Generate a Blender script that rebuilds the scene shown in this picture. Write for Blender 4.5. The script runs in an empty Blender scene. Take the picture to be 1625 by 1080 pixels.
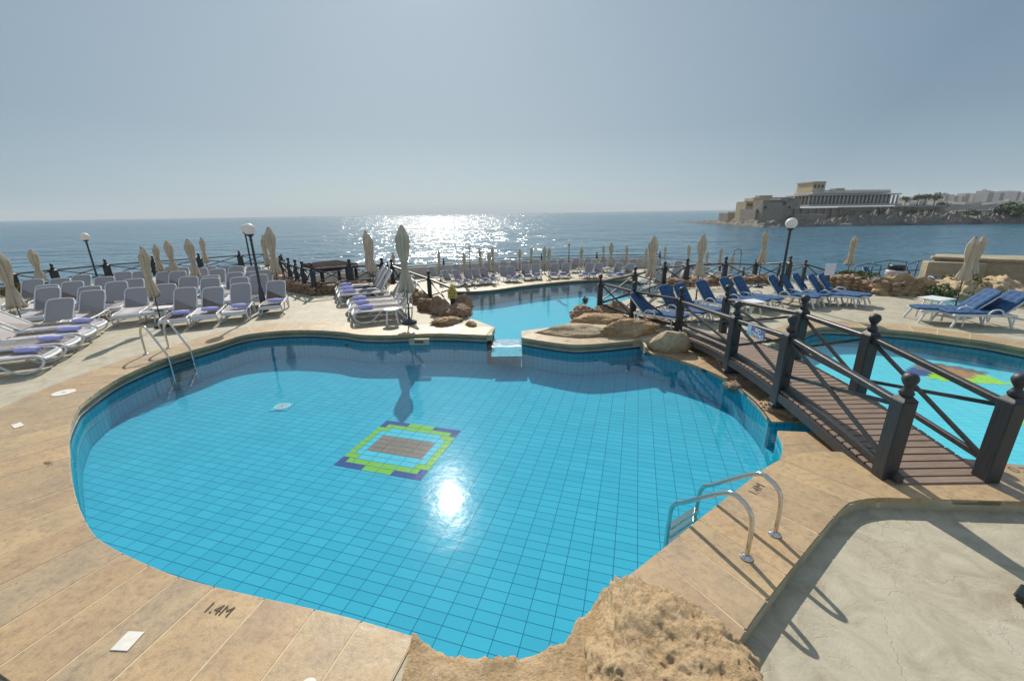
import bpy, bmesh, math, random
from mathutils import Vector, Matrix, noise
random.seed(7)
S = bpy.context.scene
COL = S.collection
R = math.radians
PI = math.pi
# ------------------------------------------------------------------ camera model
FPX, PIT, ROL, HC = 660.0, R(17.05), R(0.85), 2.9
_f = Vector((0, math.cos(PIT), -math.sin(PIT))); _r0 = Vector((1, 0, 0)); _u0 = _r0.cross(_f)
_r = math.cos(ROL)*_r0 - math.sin(ROL)*_u0
_u = math.cos(ROL)*_u0 + math.sin(ROL)*_r0
CAM = Vector((0, 0, HC))
def ray(px, py): return _f + (px-812.5)/FPX*_r + (540-py)/FPX*_u
def G(px, py, z=0.0):
    d = ray(px, py); t = (z-HC)/d.z
    return Vector((t*d.x, t*d.y, z))
def atY(px, py, Y):
    d = ray(px, py); t = Y/d.y
    return CAM + d*t
def pj(v):
    w = (v-CAM); k = w.dot(_f)
    return (812.5+FPX*w.dot(_r)/k, 540-FPX*w.dot(_u)/k)
def hfor(base, ytop):           # height of an upright thing from its foot and the photo row of its top
    lo, hi = 0.0, 6.0
    for _ in range(40):
        m = (lo+hi)/2
        if pj(base+Vector((0, 0, m)))[1] > ytop: lo = m
        else: hi = m
    return (lo+hi)/2
cd = bpy.data.cameras.new("camera"); cam = bpy.data.objects.new("camera", cd); COL.objects.link(cam)
cd.sensor_width = 36; cd.lens = 36*FPX/1625; cd.clip_start = 0.05; cd.clip_end = 60000
m = Matrix((_r, _u, -_f)).transposed().to_4x4(); m.translation = CAM
cam.matrix_world = m
S.camera = cam
# ------------------------------------------------------------------ world, sun
SUN_EL, SUN_AZ = R(37.6), R(-10.3)          # azimuth from +Y towards +X
W = bpy.data.worlds.new("World"); S.world = W; W.use_nodes = True
nt = W.node_tree; nt.nodes.clear()
sky = nt.nodes.new("ShaderNodeTexSky"); sky.sky_type = 'NISHITA'; sky.sun_disc = False
sky.sun_elevation = SUN_EL; sky.sun_rotation = SUN_AZ
sky.air_density = 1.0; sky.dust_density = 1.6; sky.ozone_density = 2.5; sky.altitude = 0
sky.dust_density = 0.6; sky.ozone_density = 4.0
def wn(k, **kw):
    x = nt.nodes.new("ShaderNode"+k)
    for a_, v_ in kw.items(): setattr(x, a_, v_)
    return x
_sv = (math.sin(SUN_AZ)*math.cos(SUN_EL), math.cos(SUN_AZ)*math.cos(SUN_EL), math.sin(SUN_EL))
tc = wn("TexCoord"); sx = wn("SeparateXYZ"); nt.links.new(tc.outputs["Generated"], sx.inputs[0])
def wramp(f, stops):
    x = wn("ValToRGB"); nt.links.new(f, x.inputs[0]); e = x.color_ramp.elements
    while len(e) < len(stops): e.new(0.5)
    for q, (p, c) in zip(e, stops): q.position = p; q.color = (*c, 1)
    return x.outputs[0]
el_ = wramp(sx.outputs["Z"], [(0.0, (.50, .61, .63)), (0.04, (.45, .53, .56)), (0.16, (.345, .41, .445)), (0.36, (.295, .365, .42)), (0.62, (.30, .365, .43)), (1.0, (.60, .64, .70))])  # tone by height; overhead end raised, out of view, as added shadow fill
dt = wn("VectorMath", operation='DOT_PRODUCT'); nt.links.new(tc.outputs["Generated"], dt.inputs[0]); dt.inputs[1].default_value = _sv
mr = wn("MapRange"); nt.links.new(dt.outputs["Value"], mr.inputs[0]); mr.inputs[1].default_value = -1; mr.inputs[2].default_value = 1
gl_ = wramp(mr.outputs[0], [(0.0, (1.0, 1.0, 1.02)), (0.5, (.85, .88, .92)), (0.70, (.48, .58, .68)), (0.80, (.47, .57, .66)), (0.89, (.76, .81, .85)), (0.955, (1.0, 1.0, .99)), (0.98, (1.14, 1.12, 1.08)), (1.0, (2.0, 1.9, 1.8))])  # tone by angle from sun; unseen sky behind camera brightened as added fill
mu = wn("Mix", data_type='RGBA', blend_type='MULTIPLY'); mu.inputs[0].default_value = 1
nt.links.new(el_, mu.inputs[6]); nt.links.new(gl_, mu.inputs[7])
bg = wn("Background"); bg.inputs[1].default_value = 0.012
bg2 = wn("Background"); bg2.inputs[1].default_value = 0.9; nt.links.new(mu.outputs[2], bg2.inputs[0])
ad = wn("AddShader"); wo = wn("OutputWorld")
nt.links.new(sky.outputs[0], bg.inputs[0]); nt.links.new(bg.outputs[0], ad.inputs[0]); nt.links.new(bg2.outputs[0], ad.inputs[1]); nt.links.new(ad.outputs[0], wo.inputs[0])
sd = bpy.data.lights.new("sun", 'SUN'); sd.energy = 4.5; sd.angle = R(0.55); sd.color = (1, 0.92, 0.80)
sun = bpy.data.objects.new("sun", sd); COL.objects.link(sun)
sv = Vector((math.sin(SUN_AZ)*math.cos(SUN_EL), math.cos(SUN_AZ)*math.cos(SUN_EL), math.sin(SUN_EL)))
sun.rotation_euler = sv.to_track_quat('Z', 'Y').to_euler(); sun.location = (0, 0, 30)
S.view_settings.view_transform = 'Standard'; S.view_settings.look = 'None'
S.view_settings.exposure = 0.25; S.view_settings.gamma = 1
# ------------------------------------------------------------------ materials
class N:
    def __init__(s, name):
        s.m = bpy.data.materials.new(name); s.m.use_nodes = True; s.t = s.m.node_tree
        s.b = s.t.nodes["Principled BSDF"]; s.o = s.t.nodes["Material Output"]
    def n(s, k, **kw):
        x = s.t.nodes.new("ShaderNode"+k)
        for a, v in kw.items(): setattr(x, a, v)
        return x
    def l(s, a, b): s.t.links.new(a, b)
    def coord(s, kind="Object", scale=(1, 1, 1), rot=(0, 0, 0), loc=(0, 0, 0)):
        if kind == "World":
            g = s.n("NewGeometry").outputs["Position"]
        else: g = s.n("TexCoord").outputs[kind]
        mp = s.n("Mapping"); s.l(g, mp.inputs[0])
        mp.inputs["Scale"].default_value = scale; mp.inputs["Rotation"].default_value = rot; mp.inputs["Location"].default_value = loc
        return mp.outputs[0]
    def noise(s, vec, sc, det=6, rough=0.6, out="Fac", dist=0):
        x = s.n("TexNoise"); s.l(vec, x.inputs["Vector"])
        x.inputs["Scale"].default_value = sc; x.inputs["Detail"].default_value = det; x.inputs["Roughness"].default_value = rough
        x.inputs["Distortion"].default_value = dist
        return x.outputs[out]
    def ramp(s, f, stops):
        x = s.n("ValToRGB"); s.l(f, x.inputs[0]); e = x.color_ramp.elements
        while len(e) < len(stops): e.new(0.5)
        for q, (p, c) in zip(e, stops):
            q.position = p; q.color = (c[0], c[1], c[2], 1) if len(c) == 3 else c
        return x.outputs[0]
    def mix(s, f, a, b, mode='MIX'):
        x = s.n("Mix", data_type='RGBA', blend_type=mode)
        for i, v in ((0, f), (6, a), (7, b)):
            if isinstance(v, (int, float)): x.inputs[i].default_value = v
            elif isinstance(v, (tuple, list)): x.inputs[i].default_value = (v[0], v[1], v[2], 1)
            else: s.l(v, x.inputs[i])
        return x.outputs[2]
    def bump(s, h, st=0.3, d=0.01, nrm=None):
        x = s.n("Bump"); x.inputs["Strength"].default_value = st; x.inputs["Distance"].default_value = d; s.l(h, x.inputs["Height"])
        if nrm is not None: s.l(nrm, x.inputs["Normal"])
        return x.outputs[0]
    def math(s, op, a, b=None):
        x = s.n("Math", operation=op)
        for i, v in ((0, a), (1, b)):
            if v is None: continue
            if isinstance(v, (int, float)): x.inputs[i].default_value = v
            else: s.l(v, x.inputs[i])
        return x.outputs[0]
    def set(s, col=None, rough=None, nrm=None, metal=None, spec=None):
        if col is not None:
            if isinstance(col, tuple): s.b.inputs["Base Color"].default_value = (*col, 1)
            else: s.l(col, s.b.inputs["Base Color"])
        if rough is not None:
            if isinstance(rough, (int, float)): s.b.inputs["Roughness"].default_value = rough
            else: s.l(rough, s.b.inputs["Roughness"])
        if nrm is not None: s.l(nrm, s.b.inputs["Normal"])
        if metal is not None: s.b.inputs["Metallic"].default_value = metal
        if spec is not None: s.b.inputs["Specular IOR Level"].default_value = spec
        return s.m
def simple(name, col, rough=0.6, metal=0, var=0.12, sc=8, bump=0.1):
    q = N(name); v = q.coord()
    f = q.noise(v, sc)
    c = q.ramp(f, [(0.3, tuple(x*(1-var) for x in col)), (0.7, tuple(min(1, x*(1+var)) for x in col))])
    return q.set(c, rough, q.bump(f, bump, 0.004) if bump else None, metal)
M = {}
M['white_plastic'] = simple('white_plastic', (0.66, 0.68, 0.70), 0.4, 0, 0.05, 6, 0)
M['steel'] = simple('steel', (0.62, 0.60, 0.56), 0.18, 1.0, 0.06, 30, 0)
M['dark_metal'] = simple('dark_metal', (0.035, 0.045, 0.055), 0.45, 0, 0.3, 12, 0.1)
M['towel'] = simple('towel', (0.46, 0.47, 0.84), 0.95, 0, 0.12, 60, 0.6)
M['cap'] = simple('cap', (0.12, 0.11, 0.10), 0.6)
M['globe'] = simple('globe', (0.88, 0.87, 0.86), 0.5, 0, 0.02, 4, 0)
M['lid'] = simple('lid', (0.66, 0.64, 0.58), 0.6, 0, 0.1, 20, 0.1)
M['ink'] = simple('ink', (0.10, 0.08, 0.06), 0.9, 0, 0.3, 40, 0)
M['letter_white'] = simple('letter_white', (0.8, 0.8, 0.82), 0.6, 0, 0.02, 4, 0)
M['sign_blue'] = simple('sign_blue', (0.16, 0.19, 0.36), 0.5, 0, 0.1, 9, 0)
M['sign_cyan'] = simple('sign_cyan', (0.25, 0.55, 0.68), 0.5, 0, 0.1, 9, 0)
M['sign_yellow'] = simple('sign_yellow', (0.48, 0.44, 0.09), 0.5, 0, 0.1, 9, 0)
M['sign_white'] = simple('sign_white', (0.62, 0.64, 0.74), 0.5, 0, 0.05, 9, 0)
M['mesh_seat'] = simple('mesh_seat', (0.46, 0.44, 0.45), 0.75, 0, 0.05, 90, 0.2)  # same sling fabric as the backrest; sunlit paleness put into the seat colour
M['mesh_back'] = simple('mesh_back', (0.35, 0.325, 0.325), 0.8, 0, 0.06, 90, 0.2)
def fabric(name, a, b, sc=5):
    q = N(name); v = q.coord(); f = q.noise(v, sc, 8); g = q.noise(v, 60, 3)
    q.set(q.mix(0.15, q.ramp(f, [(0.3, a), (0.7, b)]), q.ramp(g, [(0.35, a), (0.65, b)])), 0.9, q.bump(f, 0.5, 0.03))
    return q.m
M['canvas'] = fabric('canvas', (0.50, 0.43, 0.33), (0.72, 0.64, 0.52))
def _tl(m_, f_):
    t = m_.node_tree; o = t.nodes["Material Output"]; b = t.nodes["Principled BSDF"]; tl = t.nodes.new("ShaderNodeBsdfTranslucent"); mx = t.nodes.new("ShaderNodeMixShader"); mx.inputs[0].default_value = f_
    tl.inputs[0].default_value = (0.74, 0.69, 0.62, 1)
    t.links.new(b.outputs[0], mx.inputs[1]); t.links.new(tl.outputs[0], mx.inputs[2]); t.links.new(mx.outputs[0], o.inputs[0])
_tl(M['canvas'], 0.28); _tl(M['globe'], 0.35)
M['cushion'] = fabric('cushion', (0.018, 0.065, 0.16), (0.04, 0.115, 0.25), 7)
def wood(name, a, b, rough=0.6, sc=(1.2, 22, 22)):
    q = N(name); v = q.coord(scale=sc); f = q.noise(v, 2.2, 8, 0.65, dist=0.6)
    v2 = q.coord(); g = q.noise(v2, 2.0, 4)
    c = q.ramp(f, [(0.3, a), (0.7, b)])
    c = q.mix(q.math('MULTIPLY', g, 0.5), c, tuple(x*1.5 for x in b))
    q.set(c, rough, q.bump(f, 0.45, 0.006)); return q.m
M['dark_wood'] = wood('dark_wood', (0.010, 0.012, 0.015), (0.032, 0.036, 0.042), 0.5, (14, 14, 1.5))
M['rail_wood'] = wood('rail_wood', (0.014, 0.015, 0.018), (0.055, 0.052, 0.052), 0.45, (9, 9, 9))
M['matte_wood'] = wood('matte_wood', (0.018, 0.012, 0.011), (0.05, 0.036, 0.032), 0.95)
M['matte_wood'].node_tree.nodes['Principled BSDF'].inputs['Specular IOR Level'].default_value = 0.1
M['plank'] = wood('plank', (0.10, 0.070, 0.052), (0.27, 0.20, 0.155), 0.65, (1.6, 26, 26))
M['brown_wood'] = wood('brown_wood', (0.05, 0.03, 0.022), (0.13, 0.08, 0.055), 0.7)
# concrete deck, stamped, pale with warm and grey blotches and faint cracks
def deckmat():
    q = N('pale_concrete'); v = q.coord('World')
    a = q.noise(v, 0.55, 8, 0.62); b = q.noise(v, 3.1, 10, 0.7, dist=0.8); c = q.noise(v, 45, 4)
    col = q.ramp(a, [(0.3, (0.30, 0.27, 0.195)), (0.52, (0.40, 0.37, 0.275)), (0.72, (0.36, 0.30, 0.205))])
    col = q.mix(0.55, col, q.ramp(b, [(0.34, (0.23, 0.20, 0.145)), (0.5, (0.38, 0.35, 0.265)), (0.64, (0.48, 0.45, 0.355))]))
    col = q.mix(q.ramp(c, [(0.3, (0.25,)*3), (0.5, (0,)*3)]), col, (0.26, 0.24, 0.2))
    w = q.n("TexVoronoi", feature='DISTANCE_TO_EDGE'); w.inputs["Scale"].default_value = 1.05
    wv = q.n("VectorMath", operation='ADD'); q.l(v, wv.inputs[0]); q.l(q.noise(v, 1.7, 5, 0.6, "Color"), wv.inputs[1]); q.l(wv.outputs[0], w.inputs["Vector"])
    cr = q.ramp(w.outputs[0], [(0.0, (1,)*3), (0.014, (0,)*3)])
    gate = q.ramp(q.noise(v, 0.9, 4), [(0.5, (0,)*3), (0.62, (0.42,)*3)])
    k = q.mix(1.0, cr, gate, 'MULTIPLY')
    col = q.mix(k, col, (0.20, 0.175, 0.14))
    h = q.math('ADD', q.math('MULTIPLY', b, 0.9), q.math('MULTIPLY', c, 0.12))
    h = q.math('SUBTRACT', h, q.math('MULTIPLY', cr, 0.15))
    q.set(col, 0.68, q.bump(h, 0.5, 0.02)); return q.m
M['deck'] = deckmat()
# sandstone slabs: per-slab tint from an attribute, veined and mottled
def slabmat():
    q = N('sandstone_slab'); at = q.n("Attribute", attribute_name="tint"); t = at.outputs["Fac"]
    v = q.coord('World')
    base = q.ramp(t, [(0.0, (0.42, 0.285, 0.155)), (0.22, (0.33, 0.245, 0.155)), (0.45, (0.47, 0.35, 0.19)), (0.7, (0.45, 0.295, 0.15)), (1.0, (0.31, 0.265, 0.195))])
    vn = q.n("VectorMath", operation='MULTIPLY_ADD'); q.l(at.outputs["Color"], vn.inputs[0]); vn.inputs[1].default_value = (9, 9, 9); q.l(v, vn.inputs[2])
    a = q.noise(vn.outputs[0], 2.4, 8, 0.66, dist=1.2); b = q.noise(vn.outputs[0], 18, 8, 0.7)
    col = q.mix(q.ramp(a, [(0.35, (0,)*3), (0.7, (0.75,)*3)]), base, (0.50, 0.36, 0.19))
    col = q.mix(q.ramp(q.noise(vn.outputs[0], 1.1, 5), [(0.46, (0,)*3), (0.66, (0.5,)*3)]), col, (0.27, 0.20, 0.14))
    col = q.mix(q.ramp(b, [(0.3, (0.8,)*3), (0.52, (0,)*3)]), col, (0.23, 0.165, 0.11))
    col = q.mix(q.ramp(b, [(0.58, (0,)*3), (0.75, (0.4,)*3)]), col, (0.55, 0.45, 0.32))
    col = q.mix(q.ramp(q.noise(v, 150, 3, 0.6), [(0.36, (0.5,)*3), (0.46, (0,)*3)]), col, (0.17, 0.12, 0.085))
    q.set(col, q.ramp(a, [(0.3, (0.38,)*3), (0.7, (0.62,)*3)]), q.bump(q.math('ADD', a, q.math('MULTIPLY', b, 0.5)), 0.4, 0.012)); return q.m
M['slab'] = slabmat()
M['mortar'] = simple('mortar', (0.60, 0.48, 0.31), 0.85, 0, 0.15, 12, 0.3)
M['fascia'] = simple('fascia', (0.40, 0.36, 0.25), 0.6, 0, 0.25, 3, 0.3)
def rockmat(name, a, b, c, sc=1.0, pit=1.0):
    q = N(name); v = q.coord()
    n1 = q.noise(v, 2.2*sc, 10, 0.68); n2 = q.noise(v, 13*sc, 10, 0.75, dist=0.5); n3 = q.noise(v, 60*sc, 4)
    col = q.ramp(n1, [(0.3, a), (0.5, b), (0.72, c)])
    col = q.mix(q.ramp(n2, [(0.3, (0.85,)*3), (0.5, (0,)*3)]), col, tuple(x*0.42 for x in a))
    col = q.mix(q.ramp(n2, [(0.56, (0,)*3), (0.75, (0.45,)*3)]), col, tuple(min(1, x*1.45) for x in c))
    h = q.math('ADD', n2, q.math('MULTIPLY', n3, 0.22))
    q.set(col, 0.9, q.bump(h, 0.9*pit, 0.05)); return q.m
M['rock'] = rockmat('rock', (0.32, 0.215, 0.125), (0.46, 0.31, 0.175), (0.54, 0.40, 0.25))
M['rock_near'] = rockmat('rock_near', (0.50, 0.345, 0.185), (0.60, 0.43, 0.245), (0.68, 0.52, 0.33), 3.0, 0.9)
M['rock_grey'] = rockmat('rock_grey', (0.40, 0.30, 0.18), (0.50, 0.385, 0.24), (0.46, 0.38, 0.27), 1.2, 0.7)
M['rock_red'] = rockmat('rock_red', (0.22, 0.145, 0.10), (0.35, 0.235, 0.155), (0.46, 0.36, 0.26), 1.3)
# pool tiles
def tiles(name, cols, grout, w, h, rot, kind='World', mort=0.012, rough=0.25, off=0.0):
    q = N(name)
    v = q.coord(kind, rot=(0, 0, rot)) if kind == 'World' else q.coord(kind)
    br = q.n("TexBrick"); q.l(v, br.inputs["Vector"]); br.offset = off; br.squash = 1
    br.inputs["Scale"].default_value = 1; br.inputs["Brick Width"].default_value = w; br.inputs["Row Height"].default_value = h
    br.inputs["Mortar Size"].default_value = mort/2; br.inputs["Mortar Smooth"].default_value = 0.2; br.inputs["Bias"].default_value = 0
    br.inputs["Color1"].default_value = (*cols[0], 1); br.inputs["Color2"].default_value = (*cols[1], 1); br.inputs["Mortar"].default_value = (*grout, 1)
    f = q.noise(v, 1.3, 5)
    col = q.mix(q.math('MULTIPLY', f, 0.35), br.outputs[0], tuple(x*0.78 for x in cols[0]))
    q.set(col, 0.85, spec=0.0); return q.m
TROT = R(-16.5)
M['floor_tile'] = tiles('floor_tile', [(0.060, 0.375, 0.52), (0.074, 0.42, 0.57)], (0.01, 0.13, 0.21), 0.25, 0.125, -TROT, mort=0.009)
M['floor_tile_kids'] = tiles('floor_tile_kids', [(0.16, 0.62, 0.72), (0.19, 0.66, 0.76)], (0.06, 0.33, 0.42), 0.25, 0.125, R(8), mort=0.007)
M['floor_tile_far'] = tiles('floor_tile_far', [(0.10, 0.52, 0.68), (0.12, 0.56, 0.71)], (0.05, 0.36, 0.5), 0.25, 0.125, R(8), mort=0.008)
M['wall_tile'] = tiles('wall_tile', [(0.03, 0.33, 0.45), (0.045, 0.38, 0.50)], (0.0, 0.10, 0.17), 0.125, 0.25, 0, kind='UV', mort=0.010)
M['navy'] = simple('navy', (0.006, 0.02, 0.07), 0.3, 0, 0.2, 20, 0)
M['tile_blue'] = simple('tile_blue', (0.07, 0.09, 0.26), 0.3, 0, 0.12, 20, 0)
M['tile_lime'] = simple('tile_lime', (0.25, 0.45, 0.09), 0.3, 0, 0.1, 20, 0)
M['tile_pale'] = simple('tile_pale', (0.11, 0.47, 0.60), 0.3, 0, 0.05, 20, 0)
M['tile_brown'] = simple('tile_brown', (0.30, 0.19, 0.16), 0.3, 0, 0.15, 20, 0)
M['tile_orange'] = simple('tile_orange', (0.72, 0.25, 0.08), 0.3, 0, 0.15, 20, 0)
M['tile_yellow'] = simple('tile_yellow', (0.55, 0.75, 0.05), 0.3, 0, 0.1, 20, 0)
M['weir_tile'] = simple('weir_tile', (0.22, 0.50, 0.60), 0.3, 0, 0.2, 9, 0.2)
for _k in ('tile_blue', 'tile_lime', 'tile_pale', 'tile_brown', 'tile_orange', 'tile_yellow', 'weir_tile'):
    _b = M[_k].node_tree.nodes['Principled BSDF']; _b.inputs['Roughness'].default_value = 0.85; _b.inputs['Specular IOR Level'].default_value = 0.0
def watermat(name, tint, sc, st, rough=0.03, fine=0.25):
    q = N(name); q.t.nodes.remove(q.b)
    v = q.coord('World')
    n1 = q.noise(v, sc, 3, 0.5); n2 = q.noise(v, sc*5.5, 2, 0.5)
    h = q.math('ADD', n1, q.math('MULTIPLY', n2, fine))
    nr = q.bump(h, 1.0, st)
    lw = q.n("LayerWeight"); lw.inputs[0].default_value = 0.5; q.l(nr, lw.inputs["Normal"])
    p = q.math('POWER', lw.outputs["Facing"], 4.2)
    fr = q.math('ADD', q.math('MULTIPLY', p, 0.93), 0.022)
    tr = q.n("BsdfTransparent"); tr.inputs[0].default_value = (*tint, 1)
    gl = q.n("BsdfGlossy", distribution='BECKMANN'); gl.inputs["Roughness"].default_value = rough; q.l(nr, gl.inputs["Normal"])
    g2 = q.n("BsdfGlossy", distribution='GGX'); g2.inputs["Roughness"].default_value = 0.16; q.l(nr, g2.inputs["Normal"]); m2 = q.n("MixShader"); m2.inputs[0].default_value = 0.07; q.l(gl.outputs[0], m2.inputs[1]); q.l(g2.outputs[0], m2.inputs[2])
    mx = q.n("MixShader"); q.l(fr, mx.inputs[0]); q.l(tr.outputs[0], mx.inputs[1]); q.l(m2.outputs[0], mx.inputs[2]); q.l(mx.outputs[0], q.o.inputs[0])
    return q.m
M['water'] = watermat('water', (0.80, 0.97, 0.99), 1.3, 0.0032, 0.04, 0.55)
M['water_rippled'] = watermat('water_rippled', (0.80, 0.97, 0.99), 5.0, 0.0035, 0.05)
M['water_weir'] = watermat('water_weir', (0.95, 0.98, 1.0), 14, 0.012, 0.1)
def seamat():
    q = N('sea_water')
    v = q.coord('World', scale=(0.7, 1.0, 1)); v2 = q.coord('World', scale=(0.6, 1, 1), rot=(0, 0, 0.3))
    a = q.noise(v, 0.17, 2, 0.5); b = q.noise(v2, 0.85, 1, 0.5); c = q.noise(v, 0.012, 3); e = q.noise(v2, 0.035, 3, 0.6)
    h = q.math('ADD', q.math('ADD', q.math('MULTIPLY', a, 1.9), q.math('MULTIPLY', b, 0.46)), q.math('MULTIPLY', e, 4.5))
    nr = q.bump(h, 1.0, 1.0)
    col = q.mix(q.ramp(c, [(0.4, (0,)*3), (0.65, (1,)*3)]), (0.028, 0.11, 0.17), (0.05, 0.15, 0.215))
    q.set(col, 0.17, nr); q.b.inputs["IOR"].default_value = 1.33
    q.b.inputs["Coat Weight"].default_value = 0.0
    return q.m
M['sea'] = seamat()
M['white_wall'] = simple('white_wall', (0.50, 0.47, 0.43), 0.8, 0, 0.15, 2, 0.2)
M['foliage'] = simple('foliage', (0.06, 0.10, 0.025), 0.7, 0, 0.5, 3, 0)
M['foliage_dry'] = simple('foliage_dry', (0.16, 0.15, 0.05), 0.8, 0, 0.4, 3, 0)
M['bark'] = simple('bark', (0.10, 0.075, 0.05), 0.9)
M['black_plastic'] = simple('black_plastic', (0.015, 0.02, 0.022), 0.35, 0, 0.2, 10, 0)
M['bag'] = simple('bag', (0.5, 0.47, 0.47), 0.5, 0, 0.2, 14, 0.5)
def fortstone(name, a, b, sc=0.25):
    q = N(name); v = q.coord('World'); f = q.noise(v, sc, 8, 0.7); g = q.noise(q.coord('World', scale=(1, 1, 5)), 0.5, 6, 0.7)
    c = q.mix(0.5, q.ramp(f, [(0.3, a), (0.7, b)]), q.ramp(g, [(0.35, tuple(x*0.75 for x in a)), (0.65, b)]))
    q.set(c, 0.9, q.bump(f, 0.6, 0.6)); return q.m
M['fort'] = fortstone('fort', (0.24, 0.20, 0.165), (0.38, 0.33, 0.27))
M['fort_warm'] = fortstone('fort_warm', (0.42, 0.34, 0.20), (0.60, 0.49, 0.31))
M['fort_pale'] = fortstone('fort_pale', (0.42, 0.40, 0.37), (0.55, 0.52, 0.48))
M['shore'] = fortstone('shore', (0.07, 0.062, 0.055), (0.25, 0.22, 0.19), 0.5)
M['quay'] = fortstone('quay', (0.30, 0.25, 0.165), (0.48, 0.40, 0.28), 1.2)
M['opening'] = simple('opening', (0.05, 0.05, 0.055), 0.8, 0, 0.1, 1, 0)
M['town'] = simple('town', (0.36, 0.35, 0.34), 0.85, 0, 0.15, 0.05, 0)
M['town_b'] = simple('town_b', (0.46, 0.43, 0.38), 0.85, 0, 0.15, 0.05, 0)
M['town_glass'] = simple('town_glass', (0.05, 0.06, 0.07), 0.4, 0, 0.2, 0.2, 0)
# ------------------------------------------------------------------ mesh building
def link(o, parent=None):
    COL.objects.link(o)
    if parent is not None: o.parent = parent
    return o
def build(name, bm, mats, parent=None, smooth=None, label=None):
    me = bpy.data.meshes.new(name)
    bmesh.ops.recalc_face_normals(bm, faces=bm.faces) if smooth != 'keep' else None
    bm.to_mesh(me); bm.free()
    for k in (mats if isinstance(mats, (list, tuple)) else [mats]): me.materials.append(M[k] if isinstance(k, str) else k)
    if smooth is True:
        for p in me.polygons: p.use_smooth = True
    o = bpy.data.objects.new(name, me); link(o, parent)
    if label: o['label'] = label
    return o
def auto_smooth(o, ang=0.6):
    me = o.data
    for p in me.polygons: p.use_smooth = True
    me.set_sharp_from_angle(angle=ang)
    return o
def tag(o, label, cat, group=None):
    o['label'] = label; o['category'] = cat
    if group: o['group'] = group
    return o
def struct(o, label=None):
    o['kind'] = 'structure'
    if label: o['label'] = label
    return o
def thing(name, loc, rz, label, cat, group=None):
    o = bpy.data.objects.new(name, None); link(o); o.location = loc; o.rotation_euler = (0, 0, rz); o.empty_display_size = 0.2
    return tag(o, label, cat, group)
def dup(root, loc, rz, label, group=None, scale=None):
    def cp(o, par):
        c = o.copy(); COL.objects.link(c); c.parent = par
        for ch in [x for x in bpy_children(o)]: cp(ch, c)
        return c
    r = cp(root, None); r.location = loc; r.rotation_euler = (0, 0, rz)
    if scale: r.scale = scale
    r['label'] = label
    if group: r['group'] = group
    return r
def bpy_children(o): return [x for x in COL.objects if x.parent == o]
_kids = {}
def dup(root, loc, rz, label, group=None, scale=None):
    if root not in _kids:
        def tree(o): return [(c, tree(c)) for c in COL.objects if c.parent == o]
        _kids[root] = tree(root)
    def cp(o, kids, par):
        c = o.copy(); COL.objects.link(c); c.parent = par
        for k, sub in kids: cp(k, sub, c)
        return c
    r = cp(root, _kids[root], None); r.location = loc; r.rotation_euler = (0, 0, rz)
    if scale: r.scale = scale
    r['label'] = label
    if group: r['group'] = group
    return r
def box(bm, c, s, rz=0, mi=0, mat=None, bev=0):
    g = bmesh.ops.create_cube(bm, size=1)
    vs = g['verts']
    T = Matrix.Translation(Vector(c)) @ Matrix.Rotation(rz, 4, 'Z') @ Matrix.Diagonal((*s, 1))
    if mat is not None: T = mat @ T
    bmesh.ops.transform(bm, matrix=T, verts=vs)
    fs = list({f for v in vs for f in v.link_faces})
    for f in fs: f.material_index = mi
    if bev:
        r = bmesh.ops.bevel(bm, geom=list({e for v in vs for e in v.link_edges}), offset=bev, segments=1, affect='EDGES', profile=0.5)
    return vs
def beam(bm, a, b, w, h, mi=0, up=Vector((0, 0, 1)), bev=0):
    a, b = Vector(a), Vector(b); d = b-a; L = d.length; d.normalize()
    s = d.cross(up)
    if s.length < 1e-4: s = Vector((1, 0, 0))
    s.normalize(); u2 = s.cross(d)
    T = Matrix((d, s, u2)).transposed().to_4x4(); T.translation = (a+b)/2
    g = bmesh.ops.create_cube(bm, size=1); vs = g['verts']
    bmesh.ops.transform(bm, matrix=T @ Matrix.Diagonal((L, w, h, 1)), verts=vs)
    for f in {f for v in vs for f in v.link_faces}: f.material_index = mi
    if bev: bmesh.ops.bevel(bm, geom=list({e for v in vs for e in v.link_edges}), offset=bev, segments=1, affect='EDGES', profile=0.5)
def tube(bm, pts, r, seg=8, mi=0, closed=False):
    pts = [Vector(p) for p in pts]; n = len(pts); rings = []
    rr = r if isinstance(r, (list, tuple)) else [r]*n
    prev = None
    for i, p in enumerate(pts):
        if closed: d = pts[(i+1) % n]-pts[i-1]
        else: d = pts[min(i+1, n-1)]-pts[max(i-1, 0)]
        d.normalize()
        if prev is None:
            a = Vector((0, 0, 1)) if abs(d.z) < 0.9 else Vector((1, 0, 0))
            s = d.cross(a).normalized()
        else:
            s = (prev - d*prev.dot(d)).normalized()
        prev = s; t = d.cross(s)
        rings.append([bm.verts.new(p+(s*math.cos(2*PI*k/seg)+t*math.sin(2*PI*k/seg))*rr[i]) for k in range(seg)])
    m = n if closed else n-1
    for i in range(m):
        A, B = rings[i], rings[(i+1) % n]
        for k in range(seg):
            f = bm.faces.new((A[k], A[(k+1) % seg], B[(k+1) % seg], B[k])); f.material_index = mi; f.smooth = True
    if not closed:
        for q in (rings[0], rings[-1]):
            try: f = bm.faces.new(q); f.material_index = mi
            except ValueError: pass
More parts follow.
